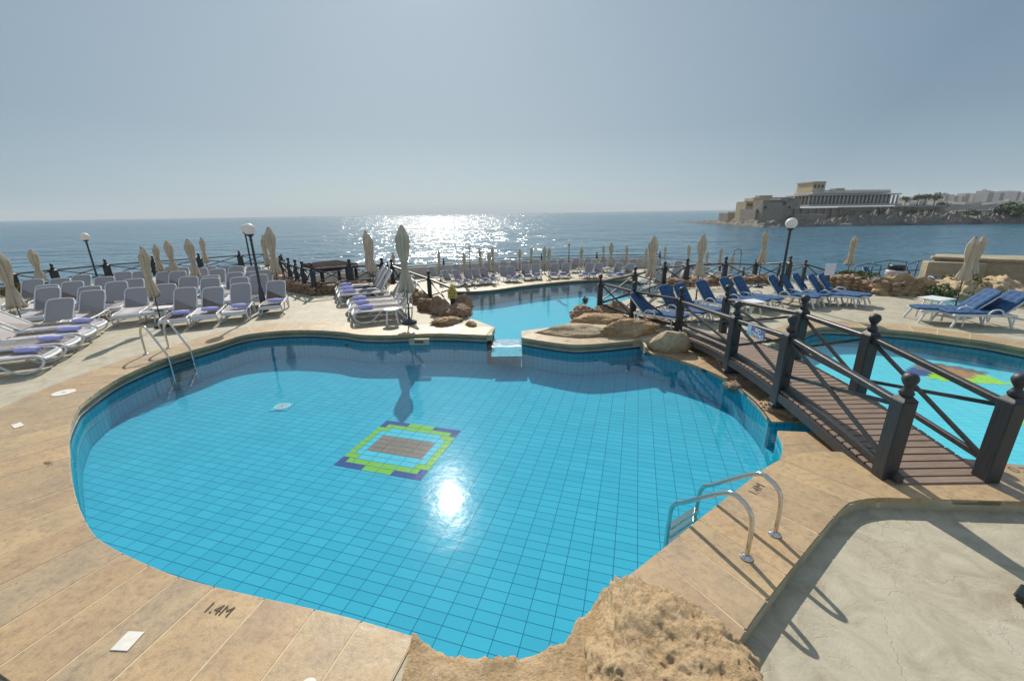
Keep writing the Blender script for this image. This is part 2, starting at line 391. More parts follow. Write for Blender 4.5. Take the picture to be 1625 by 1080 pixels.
def lathe(bm, prof, c=(0, 0, 0), seg=16, mi=0, fn=None):
    rings = []
    for r, z in prof:
        ring = []
        for k in range(seg):
            a = 2*PI*k/seg; rr = r*(fn(a, z) if fn else 1)
            ring.append(bm.verts.new((c[0]+rr*math.cos(a), c[1]+rr*math.sin(a), c[2]+z)))
        rings.append(ring)
    for A, B in zip(rings, rings[1:]):
        for k in range(seg):
            f = bm.faces.new((A[k], A[(k+1) % seg], B[(k+1) % seg], B[k])); f.material_index = mi; f.smooth = True
    for q in (rings[0], rings[-1]):
        f = bm.faces.new(q); f.material_index = mi
def sheet(bm, loop, z=None, down=None, mi=0, mis=0):
    """flat polygon (concave ok); with down, extrude a skirt to that z"""
    pts = [Vector((p[0], p[1], p[2] if (z is None and len(p) > 2) else (z or 0))) for p in loop]
    from mathutils.geometry import tessellate_polygon
    vs = [bm.verts.new(p) for p in pts]
    for t in tessellate_polygon([pts]):
        try:
            f = bm.faces.new([vs[i] for i in t]); f.normal_update()
            if f.normal.z < 0: f.normal_flip()
            f.material_index = mi
        except ValueError: pass
    if down is not None:
        lo = [bm.verts.new((p.x, p.y, down)) for p in pts]; n = len(vs)
        for i in range(n):
            f = bm.faces.new((vs[i], vs[(i+1) % n], lo[(i+1) % n], lo[i])); f.material_index = mis
def catmull(pts, sub=6, closed=False):
    pts = [Vector(p) for p in pts]; n = len(pts); out = []
    for i in range(n if closed else n-1):
        if closed: a, b, c, d = pts[i-1], pts[i], pts[(i+1) % n], pts[(i+2) % n]
        else: a, b, c, d = pts[max(i-1, 0)], pts[i], pts[i+1], pts[min(i+2, n-1)]
        for k in range(sub):
            t = k/sub
            out.append(0.5*((2*b)+(c-a)*t+(2*a-5*b+4*c-d)*t*t+(3*b-a-3*c+d)*t**3))
    if not closed: out.append(pts[-1])
    return out
def resample(pts, step):
    L = [0]
    for a, b in zip(pts, pts[1:]): L.append(L[-1]+(b-a).length)
    n = max(1, round(L[-1]/step)); out = []; j = 0
    for i in range(n+1):
        s = L[-1]*i/n
        while j < len(L)-2 and L[j+1] < s: j += 1
        t = (s-L[j])/max(1e-9, L[j+1]-L[j]); out.append(pts[j].lerp(pts[j+1], t))
    return out
def px(l, z=0.0): return [G(p[0], p[1], z) for p in l]
def wall_strip(name, pts, z0, z1, mat, parent=None, closed=False, flip=False):
    bm = bmesh.new(); uv = bm.loops.layers.uv.new("UVMap"); s = 0; n = len(pts)
    for i in range(n if closed else n-1):
        a, b = pts[i], pts[(i+1) % n]; L = (Vector((a[0], a[1]))-Vector((b[0], b[1]))).length
        vs = [bm.verts.new((a[0], a[1], z0)), bm.verts.new((b[0], b[1], z0)), bm.verts.new((b[0], b[1], z1)), bm.verts.new((a[0], a[1], z1))]
        f = bm.faces.new(vs)
        for lp, c in zip(f.loops, ((s, z0), (s+L, z0), (s+L, z1), (s, z1))): lp[uv].uv = c
        s += L
    bmesh.ops.remove_doubles(bm, verts=bm.verts, dist=1e-5)
    return build(name, bm, mat, parent, 'keep')
def band(name, pts, off, z0, z1, mat, side):
    """solid thin strip following pts, between offset 0 and off to the side"""
    P = [Vector((p[0], p[1])) for p in pts]; n = len(P); bm = bmesh.new(); rows = []
    for i in range(n):
        d = (P[min(i+1, n-1)]-P[max(i-1, 0)]).normalized(); nn = Vector((-d.y, d.x))*side
        q = P[i]+nn*off
        rows.append([bm.verts.new((P[i].x, P[i].y, z0)), bm.verts.new((q.x, q.y, z0)), bm.verts.new((q.x, q.y, z1)), bm.verts.new((P[i].x, P[i].y, z1))])
    for A, B in zip(rows, rows[1:]):
        for k in range(4): bm.faces.new((A[k], A[(k+1) % 4], B[(k+1) % 4], B[k]))
    bm.faces.new(rows[0]); bm.faces.new(rows[-1])
    return build(name, bm, mat)
def coping(name, pts, widths, side, step, ztop=0.0, thick=0.07, over=0.03, seed=1, skip=None, joint=0.012, bed=0.14):
    """sandstone slabs laid across the pool edge: inner edge pts, outward to 'side'"""
    rnd = random.Random(seed)
    # dense curve with width
    Ls = [0]
    for a, b in zip(pts, pts[1:]): Ls.append(Ls[-1]+(b-a).length)
    def at(s):
        j = 0
        while j < len(Ls)-2 and Ls[j+1] < s: j += 1
        t = (s-Ls[j])/max(1e-9, Ls[j+1]-Ls[j]); t = min(1, max(0, t))
        return pts[j].lerp(pts[j+1], t), widths[j]*(1-t)+widths[j+1]*t
    def nrm(s):
        a, _ = at(max(0, s-0.35)); b, _ = at(min(Ls[-1], s+0.35)); d = (b-a); d.z = 0; d.normalize(); return Vector((-d.y, d.x, 0))*side
    bm = bmesh.new(); lay = bm.verts.layers.float_color.new("tint")
    bb = bmesh.new(); s = 0.0; prev = None
    def row(s, zt, o):
        p, w = at(s); n_ = nrm(s)
        return p-n_*o+Vector((0, 0, 0)), p+n_*w, n_
    # mortar bed
    k = max(2, int(Ls[-1]/0.15)); R_ = []
    for i in range(k+1):
        a, b, _ = row(Ls[-1]*i/k, 0, over-0.012)
        R_.append((a, b))
    rr = [[bb.verts.new((a.x, a.y, ztop-0.003)), bb.verts.new((b.x, b.y, ztop-0.003)), bb.verts.new((b.x, b.y, ztop-bed)), bb.verts.new((a.x, a.y, ztop-thick+0.008))] for a, b in R_]
    for A, B in zip(rr, rr[1:]):
        for q in range(4): bb.faces.new((A[q], A[(q+1) % 4], B[(q+1) % 4], B[q]))
    bb.faces.new(rr[0]); bb.faces.new(rr[-1])
    while s < Ls[-1]-0.05:
        w = step*rnd.uniform(0.8, 1.2); e = min(Ls[-1], s+w)
        if Ls[-1]-e < step*0.4: e = Ls[-1]
        m_ = 3; ins, outs = [], []
        for i in range(m_+1):
            q = s+joint/2+(e-s-joint)*i/m_
            a, b, n_ = row(q, 0, over); ins.append(a); outs.append(b)
        t = rnd.random(); tc = (t, t, t, 1)
        cut = [1.0] if rnd.random() < 0.92 or at(s)[1] < 0.5 else [rnd.uniform(0.45, 0.7), 1.0]
        f0 = 0
        for f1 in cut:
            t = rnd.random(); tc = (t, t, t, 1)
            jg = joint/2/max(0.2, at(s)[1])
            A = [i.lerp(o, f0+(jg if f0 else 0)) for i, o in zip(ins, outs)]; B = [i.lerp(o, f1-(jg if f1 < 1 else 0)) for i, o in zip(ins, outs)]
            loop = A+B[::-1]; dz = rnd.uniform(-0.0015, 0.0015)
            up = [bm.verts.new((p.x, p.y, ztop+dz)) for p in loop]; dn = [bm.verts.new((p.x, p.y, ztop-thick)) for p in loop]
            for v in up+dn: v[lay] = tc
            F = bm.faces.new(up); bm.faces.new(dn[::-1]); n = len(loop)
            for i in range(n): bm.faces.new((up[i], dn[i], dn[(i+1) % n], up[(i+1) % n]))
            f0 = f1
        s = e
    bmesh.ops.recalc_face_normals(bm, faces=bm.faces)
    ed = [e_ for e_ in bm.edges if all(v.co.z > ztop-0.01 for v in e_.verts) and len(e_.link_faces) == 2 and abs(e_.link_faces[0].normal.z)+abs(e_.link_faces[1].normal.z) < 1.5]
    bmesh.ops.bevel(bm, geom=ed, offset=0.0035, segments=2, affect='EDGES', profile=0.6)
    o = struct(build(name, bm, 'slab')); 
    o2 = struct(build(name+'_bed', bb, 'mortar'))
    return o
# ================================================================== THE SETTING
WZ, FZ = -0.215, -0.78
bm = bmesh.new()
sheet(bm, [(-9000, -300), (14000, -300), (14000, 16000), (-9000, 16000)], -6.0)
struct(build('sea', bm, 'sea'), 'blue sea with small waves and a sparkling path of sunlight')
# ---- main pool outline (plan), walked from the weir's left corner anticlockwise (left, near, right) to its right corner
OUT1 = [(784, 522, .62), (772, 531, .62)]
farpx = [(772, 531), (750, 530), (713, 528.5), (676, 528.5), (618, 531), (571, 530), (544, 526), (488, 523), (433, 525), (386, 531), (340, 545), (301, 556), (264, 567), (227, 581), (178, 604), (130, 637), (116, 654), (105, 680), (104, 711), (106, 752), (117, 800), (138, 845), (163, 867), (207, 890), (283, 921), (400, 950), (540, 982), (656, 1016)]
farw = [.70, .72, .80, .85, .80, .85, .90, .88, .85, .85, .85, .82, .80, .85, .95, 1.15, 1.25, 1.35, 1.40, 1.40, 1.30, 1.10, 0.95, 0.90, 0.90, 0.92, 1.05, 1.2]
nearpx = [(1238, 729), (1215, 742), (1169, 777), (1115, 819), (1063, 861), (1000, 911), (955, 945)]
def smooth(pxl, wl, sub=5):
    P = [G(p[0], p[1], 0) for p in pxl]
    Q = catmull([Vector((p.x, p.y, w)) for p, w in zip(P, wl)], sub)
    return [Vector((q.x, q.y, 0)) for q in Q], [q.z for q in Q]
c1, w1 = smooth(farpx, farw)
c2, w2 = smooth(nearpx, [1.3, 1.1, 1.0, .95, .95, .95, .95])
side = -1
coping('pool_coping', c1, w1, -1, 0.42, seed=3)
# island coping
cI = [G(*p) for p in [(828, 534.6), (861, 540), (898, 545), (925, 546), (968, 543), (1018, 538)]]
cI = catmull(cI, 3)
coping('island_coping', cI, [0.5 if i < 4 else .62 for i in range(len(cI))], 1, 0.36, seed=5)
# ledge beside the bridge, almost at water level
ledge = [G(p[0], p[1], -0.19) for p in [(1023, 559.6), (1048, 564), (1085, 574), (1122, 588), (1159, 606), (1183, 625), (1204, 645), (1222, 669)]]
ledge_s = catmull(ledge, 4)
patch = [G(p[0], p[1], -0.1) for p in [(1234, 683), (1242, 701), (1242, 714), (1238, 729)]]
patch_s = catmull(patch, 3)
lip_l, lip_r = Vector((-0.55, 10.32, 0)), Vector((0.24, 10.32, 0))
near_gap = catmull([c2[-1], *[G(*p) for p in [(930, 985), (880, 1039), (799, 1054), (717, 1045), (680, 1030)]], c1[-1]], 4)[1:-1]
flat = lambda l: [Vector((p.x, p.y, 0)) for p in l]
pool_loop = [Vector((-0.50, 9.99, 0))] + c1 + near_gap[::-1] + c2[::-1] + flat(patch_s)[::-1] + flat(ledge_s)[::-1] + [Vector((3.04, 9.25, 0))] + cI[::-1] + [Vector((0.24, 9.73, 0))]
# pool 3
p3px = [(1276, 526), (1303, 518), (1350, 519), (1399, 521.5), (1455, 526), (1510, 533.5), (1566, 541), (1625, 552)]
p3far = catmull([G(5.0 and 1225, 545), *[G(*p) for p in p3px], Vector((11.5, 6.8, 0)), Vector((11.2, 5.0, 0))], 4)
p3near = catmull([Vector((9.6, 3.9, 0)), Vector((7.5, 3.75, 0)), G(1583, 733), G(1520, 726), Vector((4.75, 4.62, 0))], 4)
p3_loop = p3far + p3near + [Vector((4.75, 5.1, 0)), Vector((4.75, 8.0, 0))]
coping('kids_pool_coping', p3far, [0.55]*8+[0.62]*(len(p3far)-8), 1, 0.5, seed=12)
# ---- deck polygon (top z -0.012)
step = catmull([G(1238, 729), G(1262, 720), G(1300, 716), G(1343, 717)], 3)
near_outer = [Vector((9.6, 3.3, 0)), G(1615, 795), G(1500, 792), G(1435, 790), G(1395, 788), G(1369, 791), G(1338, 804), G(1269, 885), G(1173, 1015), Vector((1.2, 1.75, 0)), Vector((0.7, 1.25, 0)), Vector((-1.2, 1.2, 0)), Vector((-2.4, 1.72, 0)), G(90, 1075), G(0, 1020), Vector((-4.6, 2.75, 0)), Vector((-6.2, 3.4, 0)), Vector((-12, 3.2, 0)), Vector((-40, 3.2, 0))]
back_left = [(-40, 10), (-26, 15), (-21.5, 17.6), (-20.4, 19.3), (-19.1, 21.5), (-18.1, 24.0), (-15.6, 26), (-14.1, 26.2), (-12.6, 22.6), (-10.2, 18.4), (-8.0, 16.6), (-7.4, 16.1), (-6.2, 16.5), (-4.6, 16.4), (-3.6, 15.2), (-2.6, 13.6), (-1.7, 12.4), (-1.0, 11.5), (-0.45, 10.7)]
island_back = [(0.24, 10.32), (0.9, 10.6), (1.8, 10.9), (2.4, 11.5), (2.9, 12.3), (3.8, 13.6), (5.4, 14.8), (7.0, 15.6), (9.0, 16.2), (10.6, 16.9), (12.2, 16.5), (13.0, 15.0), (13.4, 14.2), (14.0, 13.1), (14.6, 12.6), (18, 11.6), (30, 10.5)]
V2 = lambda l: [Vector((a, b, 0)) for a, b in l]
deck_near = [Vector(p) for p in near_outer] + V2(back_left) + [Vector((-0.50, 10.32, 0)), Vector((-0.50, 9.99, 0))] + c1 + near_gap[::-1] + c2[::-1] + step[1:] + [Vector((4.75, 4.62, 0))] + p3near[::-1]
deck_far = V2(island_back) + [Vector((30, 3.3, 0)), Vector((11.6, 3.3, 0))] + p3far[::-1] + [Vector((4.9, 8.3, 0)), Vector((4.7, 8.9, 0)), Vector((4.2, 9.3, 0)), Vector((3.04, 9.4, 0))] + cI[::-1][1:]
for nm, lp in (('deck', deck_near), ('deck_beyond_bridge', deck_far)):
    bm = bmesh.new(); sheet(bm, lp, -0.012, -0.16, 0, 1)
    struct(build(nm, bm, ['deck', 'fascia']), 'pale grey stamped concrete poolside paving')
# lower terrace, camera side
bm = bmesh.new()
sheet(bm, [(-40, 3.3), (-4.6, 2.85), (-3.6, 2.3), (-2.2, 1.9), (-1.2, 1.4), (0.7, 1.4), (1.4, 2.1), (2.3, 3.0), (3.3, 3.6), (4, 3.75), (11, 3.7), (30, 3.4), (30, -12), (-40, -12)], -0.135, -0.5)
struct(build('lower_terrace', bm, 'deck'), 'lower pale concrete terrace beside the sandstone edge')
# ledge slabs and the patch of paving across the channel
def ledge_slabs(name, inner, outer, z, seed, n=9):
    rnd = random.Random(seed); bm = bmesh.new(); lay = bm.verts.layers.float_color.new("tint")
    I = resample(inner, 0.008); O = resample(outer, 0.008)
    for k in range(n):
        t = rnd.random(); loop = []
        for q in range(4): loop.append(I[min(len(I)-1, int((len(I)-1)*(k+0.008+q*0.984/3)/n))])
        for q in range(3, -1, -1): loop.append(O[min(len(O)-1, int((len(O)-1)*(k+0.015+q*0.97/3)/n))])
        for zz, fl in ((z, 0),):
            up = [bm.verts.new((p.x, p.y, z)) for p in loop]; dn = [bm.verts.new((p.x, p.y, z-0.06)) for p in loop]
            for v in up+dn: v[lay] = (t, t, t, 1)
            bm.faces.new(up); bm.faces.new(dn[::-1]); m_ = len(loop)
            for i in range(m_): bm.faces.new((up[i], dn[i], dn[(i+1) % m_], up[(i+1) % m_]))
    bmesh.ops.recalc_face_normals(bm, faces=bm.faces)
    struct(build(name, bm, 'slab'))
led_out = catmull([Vector((3.3, 9.5, 0)), Vector((4.0, 9.2, 0)), Vector((4.7, 8.3, 0)), Vector((4.75, 7.2, 0)), Vector((4.7, 6.3, 0)), Vector((4.7, 5.63, 0))], 4)
ledge_slabs('pool_ledge', ledge_s, led_out, -0.19, 4, 9)
bm = bmesh.new(); sheet(bm, [(p.x, p.y) for p in ledge_s]+[(4.74, 5.66), (4.74, 8.3), (3.9, 9.4), (3.04, 9.45)], -0.199, -0.206); struct(build('pool_ledge_bed', bm, 'mortar'))
cO = catmull([G(1395, 789), G(1366, 792), G(1338, 804), G(1269, 885), G(1173, 1015), Vector((1.15, 1.7, 0))], 5)
def slab_run(name, inner, outer, z, seed, n, thick=0.06, over=0.03, bed=0.15):
    ledge_slabs(name, inner, outer, z, seed, n)
    I = resample(inner, 0.1); O = resample(outer, 0.1); m_ = 40; bb = bmesh.new(); rows = []
    for k in range(m_+1):
        p = I[min(len(I)-1, round((len(I)-1)*k/m_))]; q = O[min(len(O)-1, round((len(O)-1)*k/m_))]; d = (q-p).normalized()*0.012
        p = p+d; q = q-d
        rows.append([bb.verts.new((p.x, p.y, z-0.003)), bb.verts.new((q.x, q.y, z-0.003)), bb.verts.new((q.x, q.y, z-bed)), bb.verts.new((p.x, p.y, z-thick))])
    for A, B in zip(rows, rows[1:]):
        for q in range(4): bb.faces.new((A[q], A[(q+1) % 4], B[(q+1) % 4], B[q]))
    bb.faces.new(rows[0]); bb.faces.new(rows[-1]); struct(build(name+'_bed', bb, 'mortar'))
slab_run('pool_coping_near_bridge', c2, cO, 0.0, 9, 9)
slab_run('bridge_apron', step+[Vector((4.75, 4.60, 0))]+[p for p in p3near[::-1]][1:-2], [G(1395, 789)]+[G(1435, 790), G(1500, 792), G(1615, 795), Vector((7.5, 3.4, 0)), Vector((9.6, 3.25, 0))], 0.002, 17, 8)
pa_out = [Vector((4.72, 5.12, 0)), Vector((4.72, 4.9, 0)), Vector((4.6, 4.66, 0))]
ledge_slabs('channel_paving', patch_s, pa_out, -0.1, 6, 2)
bm = bmesh.new(); sheet(bm, [(p.x, p.y) for p in patch_s]+[(3.6, 4.45), (4.74, 4.5), (4.74, 5.14)], -0.107, -0.114); struct(build('channel_paving_bed', bm, 'mortar'))
# ---- pool walls, floors, water
wl = pool_loop
wall_strip('pool_wall', c1+near_gap[::-1]+c2[::-1]+[Vector((3.24, 4.4, 0))], WZ-0.005, FZ, 'wall_tile')['kind'] = 'structure'
wall_strip('pool_wall_at_ledge', ledge_s, -0.195, FZ, 'wall_tile')['kind'] = 'structure'
wall_strip('pool_wall_at_channel', patch_s, -0.105, FZ, 'wall_tile')['kind'] = 'structure'
wall_strip('island_wall', [Vector((0.24, 10.4, 0)), Vector((0.24, 9.73, 0))]+cI+[Vector((3.06, 9.2, 0)), ledge_s[0]], WZ-0.005, FZ, 'wall_tile')['kind'] = 'structure'
for nm, pts, sd_ in (('pool_fascia', c1+near_gap[::-1]+c2[::-1], -1), ('island_fascia', [Vector((0.24, 10.3, 0)), Vector((0.24, 9.74, 0))]+cI+[Vector((3.06, 9.2, 0)), flat([ledge_s[0]])[0]], 1)):
    struct(band(nm, pts, 0.05, WZ+0.03, -0.05, 'fascia', sd_))
    struct(band(nm+'_waterline', pts, 0.05, WZ-0.012, WZ+0.029, 'navy', sd_))
struct(band('ledge_waterline', ledge_s, 0.02, WZ-0.01, -0.186, 'navy', 1))
bm = bmesh.new(); sheet(bm, [(p.x, p.y) for p in pool_loop], FZ); struct(build('pool_floor', bm, 'floor_tile'), 'turquoise tiled floor of the main pool')
wloop = [Vector((-0.50, 10.1, 0))] + c1 + near_gap[::-1] + c2[::-1] + flat(patch_s)[::-1] + [Vector((4.74, 5.13, 0)), Vector((4.74, 5.64, 0))] + flat(ledge_s)[::-1] + [Vector((3.04, 9.25, 0))] + cI[::-1] + [Vector((0.24, 10.1, 0))]
bm = bmesh.new(); sheet(bm, [(p.x, p.y) for p in wloop], WZ); struct(build('pool_water', bm, 'water'), 'clear still water of the main pool')
# channel
le_, pa0 = flat([ledge_s[-1]])[0], flat([patch_s[0]])[0]
bm = bmesh.new(); sheet(bm, [(le_.x, le_.y), (pa0.x, pa0.y), (4.76, 5.13), (4.76, 5.67)], -0.62); struct(build('channel_floor', bm, 'floor_tile'))
wall_strip('channel_step', [le_, pa0], -0.62, FZ, 'wall_tile')['kind'] = 'structure'
wall_strip('channel_wall_south', [pa0, Vector((4.76, 5.13, 0))], -0.108, -0.62, 'wall_tile')['kind'] = 'structure'
wall_strip('channel_end', [Vector((4.755, 5.1, 0)), Vector((4.755, 5.7, 0))], -0.52, -0.62, 'wall_tile')['kind'] = 'structure'
wall_strip('channel_wall', [Vector((3.88, 5.655, 0)), Vector((4.76, 5.655, 0))], -0.2, -0.62, 'wall_tile')['kind'] = 'structure'
# kids pool
bm = bmesh.new(); sheet(bm, [(p.x, p.y) for p in p3_loop], -0.52); struct(build('kids_pool_floor', bm, 'floor_tile_kids'))
bm = bmesh.new(); sheet(bm, [(p.x, p.y) for p in p3_loop], WZ-0.002); struct(build('kids_pool_water', bm, 'water_rippled'), 'pale turquoise rippled water of the pool behind the footbridge')
wall_strip('kids_pool_wall', p3far, WZ, -0.52, 'wall_tile')['kind'] = 'structure'
wall_strip('kids_pool_wall_near', p3near, -0.07, -0.52, 'wall_tile')['kind'] = 'structure'
struct(band('kids_pool_fascia', p3far, 0.05, WZ+0.03, -0.05, 'fascia', 1)); struct(band('kids_pool_waterline', p3far, 0.05, WZ-0.012, WZ+0.029, 'navy', 1))
# weir between the two pools
bm = bmesh.new()
for a, b in ((0, 1),):
    P = [(-0.50, 9.35, -0.36), (0.24, 9.35, -0.36), (0.24, 10.25, -0.222), (-0.50, 10.25, -0.222), (-0.50, 10.45, -0.26), (0.24, 10.45, -0.26), (-0.5, 10.5, -2.6), (0.24, 10.5, -2.6)]
    v = [bm.verts.new(p) for p in P]
    for q in ((0, 1, 2, 3), (3, 2, 5, 4), (4, 5, 7, 6)): bm.faces.new([v[i] for i in q])
struct(build('weir', bm, 'weir_tile'))
bm = bmesh.new()
nx, ny = 24, 40; g = []
for j in range(ny+1):
    y = 9.62+(10.46-9.62)*j/ny; row_ = []
    for i in range(nx+1):
        x = -0.50+0.74*i/nx
        z = -0.205+0.010*noise.noise(Vector((x*9, y*5, 0)))+0.006*noise.noise(Vector((x*22, y*16, 4)))
        if j < 4: z = -0.2145+(z+0.2145)*j/4
        if y > 10.3: z -= (y-10.3)*0.25
        row_.append(bm.verts.new((x, y, z)))
    g.append(row_)
for j in range(ny):
    for i in range(nx):
        f = bm.faces.new((g[j][i], g[j][i+1], g[j+1][i+1], g[j+1][i])); f.smooth = True
struct(build('weir_water', bm, 'water_weir', None, 'keep'), 'rippling sunlit water sliding over the pale weir')
# ---- mosaic on the floor
def mosaic(name, c, rot, z, grid, mats, w=0.125):
    bm = bmesh.new(); rows = len(grid); cols = len(grid[0]); g_ = 0.004
    for r_, line in enumerate(grid):
        k = 0
        while k < cols:
            ch = line[k]
            if ch == '.': k += 1; continue
            e = k+1
            while e < cols and line[e] == ch and e % 2: e += 1
            x0, x1 = (k-cols/2)*w+g_, (e-cols/2)*w-g_; y0, y1 = (r_-rows/2)*w+g_, (r_+1-rows/2)*w-g_
            q = [Vector((x, y, 0)) for x, y in ((x0, y0), (x1, y0), (x1, y1), (x0, y1))]
            vs = [bm.verts.new(Matrix.Rotation(rot, 3, 'Z') @ p + Vector((c[0], c[1], z))) for p in q]
            f = bm.faces.new(vs); f.material_index = 'BGPRKY'.index(ch); k = e
    bmesh.ops.recalc_face_normals(bm, faces=bm.faces)
    return struct(build(name, bm, mats, None, 'keep'))
MM = ['tile_blue', 'tile_lime', 'tile_pale', 'tile_brown', 'tile_orange', 'tile_yellow']
rows12 = ["BBBBGGGGBBBB", "BGGGGGGGGGGB", "GGPPPPPPPPGG", "GPPPPPPPPPPG", "GPRRRRRRRRPG", "GPRRRRRRRRPG"]
mosaic('pool_mosaic', (-1.86, 6.09), TROT, FZ+0.004, rows12+rows12[::-1], MM)['label'] = 'square tile mosaic on the pool floor, lime frame with blue corners and brown centre'
k3 = G(1500, 590, -0.516)
mosaic('kids_pool_mosaic', (k3.x, k3.y), R(-12), -0.516, ["...YYYYYYYYYY", "B.YYYYYYYYYY.", "BBBYYYYKKYYY.", "BBBBYYKKKKYY.", ".BBBRKKKKKKR.", "..BRRKKKKKRRR", "...RRRKKKRRR.", "....RRRKRRR..", "......RRR...."], MM, 0.13)['label'] = 'zigzag mosaic in yellow, orange and blue on the small pool floor'
k4 = G(1640, 672, -0.516)
mosaic('kids_pool_mosaic_edge', (k4.x, k4.y), R(-12), -0.516, ["YYYYYY"], MM, 0.16)['label'] = 'yellow tile band on the small pool floor at the edge of view'
# ---- lower pool and its terrace
Z2 = -1.9; W2 = -2.06; F2 = -2.9
p2far = [G(p[0], p[1], Z2) for p in [(1040, 452), (1016, 446.5), (985, 443.5), (955, 443), (911, 445), (866, 449), (822, 454), (789, 458.7), (755, 461.5), (724, 462)]]
p2far = catmull(p2far, 4)
p2left = [Vector((-3.9, 25, 0)), Vector((-3.2, 22.5, 0)), Vector((-2.6, 20.0, 0)), Vector((-2.0, 17.5, 0)), Vector((-1.2, 15, 0)), Vector((-0.5, 12, 0))]
p2right = [Vector((1.2, 12, 0)), Vector((2.0, 16, 0)), Vector((3.3, 19.5, 0)), Vector((5.5, 22, 0)), Vector((8, 25, 0)), Vector((10.3, 27, 0))]
p2loop = [Vector((p.x, p.y, 0)) for p in p2far]+p2left+p2right
coping('lower_pool_coping', [Vector((p.x, p.y, 0)) for p in p2far], [0.7]*len(p2far), -1, 0.6, Z2, seed=21)
bm = bmesh.new(); sheet(bm, [(p.x, p.y) for p in p2loop], W2); struct(build('lower_pool_water', bm, 'water_rippled'), 'blue water of the lower pool beyond the weir')
bm = bmesh.new(); sheet(bm, [(p.x, p.y) for p in p2loop], F2); struct(build('lower_pool_floor', bm, 'floor_tile_far'))
wall_strip('lower_pool_wall', p2far, W2, F2, 'wall_tile')['kind'] = 'structure'
f2 = [Vector((p.x, p.y, 0)) for p in p2far]
struct(band('lower_pool_fascia', f2, 0.05, W2+0.03, Z2-0.05, 'fascia', -1)); struct(band('lower_pool_waterline', f2, 0.05, W2-0.03, W2+0.029, 'navy', -1))
far_edge = [(-30, 27), (-22, 27.6), (-14, 29.6), (-9.5, 32.2), (-5.5, 34.3), (-2.66, 35.6), (2.7, 36.9), (7.7, 37.6), (13.2, 37.2), (16, 33.5), (15.8, 27), (15.5, 23), (16.5, 20.5), (16, 17)]
low = V2(far_edge) + V2([(10.6, 16.6), (7, 15.5), (3.8, 13.5), (2, 11), (1.2, 11)]) + p2right + f2 + p2left + V2([(-0.5, 11), (-3, 15), (-6, 16.3), (-8, 16.5), (-12.6, 22.3), (-14.1, 26.0), (-16, 26.4), (-30, 26.5)])
bm = bmesh.new(); sheet(bm, [(p.x, p.y) for p in low], Z2-0.015, -6.3, 0, 1); struct(build('lower_terrace_paving', bm, ['deck', 'fort']), 'pale paving of the lower terrace by the sea')
# retaining mass under the upper deck
bm = bmesh.new()
for l in (V2(back_left)+[Vector((-0.45, 10.62, 0)), Vector((-1, 11.0, 0)), Vector((-4, 11.6, 0)), Vector((-7.4, 11.9, 0)), Vector((-9, 10.6, 0)), Vector((-9, 1, 0)), Vector((-40, 1, 0))], V2(island_back)+[Vector((30, 3, 0)), Vector((12.5, 3, 0)), Vector((12.5, 11.2, 0)), Vector((2.5, 11.0, 0))]):
    c = sum((p for p in l), Vector())/len(l)
    sheet(bm, [(p.x*0.998+c.x*0.002, p.y*0.998+c.y*0.002) for p in l], -0.17, -6.5)
struct(build('terrace_retaining_wall', bm, 'rock_red'))
# side terrace at lower right
bm = bmesh.new(); sheet(bm, [(12.0, 16.4), (12.9, 21.3), (16, 21.9), (22, 21.5), (32, 19), (32, 11), (14.2, 12.8)], -0.75, -6.2, 0, 1); struct(build('side_terrace', bm, ['deck', 'fort']), 'small lower terrace beside the sea at the right')
# plunge pool sliver on the right
bm = bmesh.new(); lathe(bm, [(1.02, -0.02), (1.02, 0.03), (0.9, 0.03), (0.9, -0.02)], (G(1530, 481).x, G(1530, 481).y, 0), 40); struct(build('plunge_pool_rim', bm, 'deck'))
bm = bmesh.new(); lathe(bm, [(0.899, 0.0), (0.899, 0.018)], (G(1530, 481).x, G(1530, 481).y, 0), 40); struct(build('plunge_pool_water', bm, simple('plunge', (0.10, 0.5, 0.62), 0.15, 0, 0.1, 2, 0.1)), 'small round turquoise plunge pool')
# ================================================================== THINGS
ORD = ['first', 'second', 'third', 'fourth', 'fifth', 'sixth', 'seventh', 'eighth', 'ninth', 'tenth', 'eleventh', 'twelfth', 'thirteenth', 'fourteenth', 'fifteenth', 'sixteenth', 'seventeenth', 'eighteenth', 'nineteenth', 'twentieth', 'twenty-first', 'twenty-second', 'twenty-third', 'twenty-fourth']
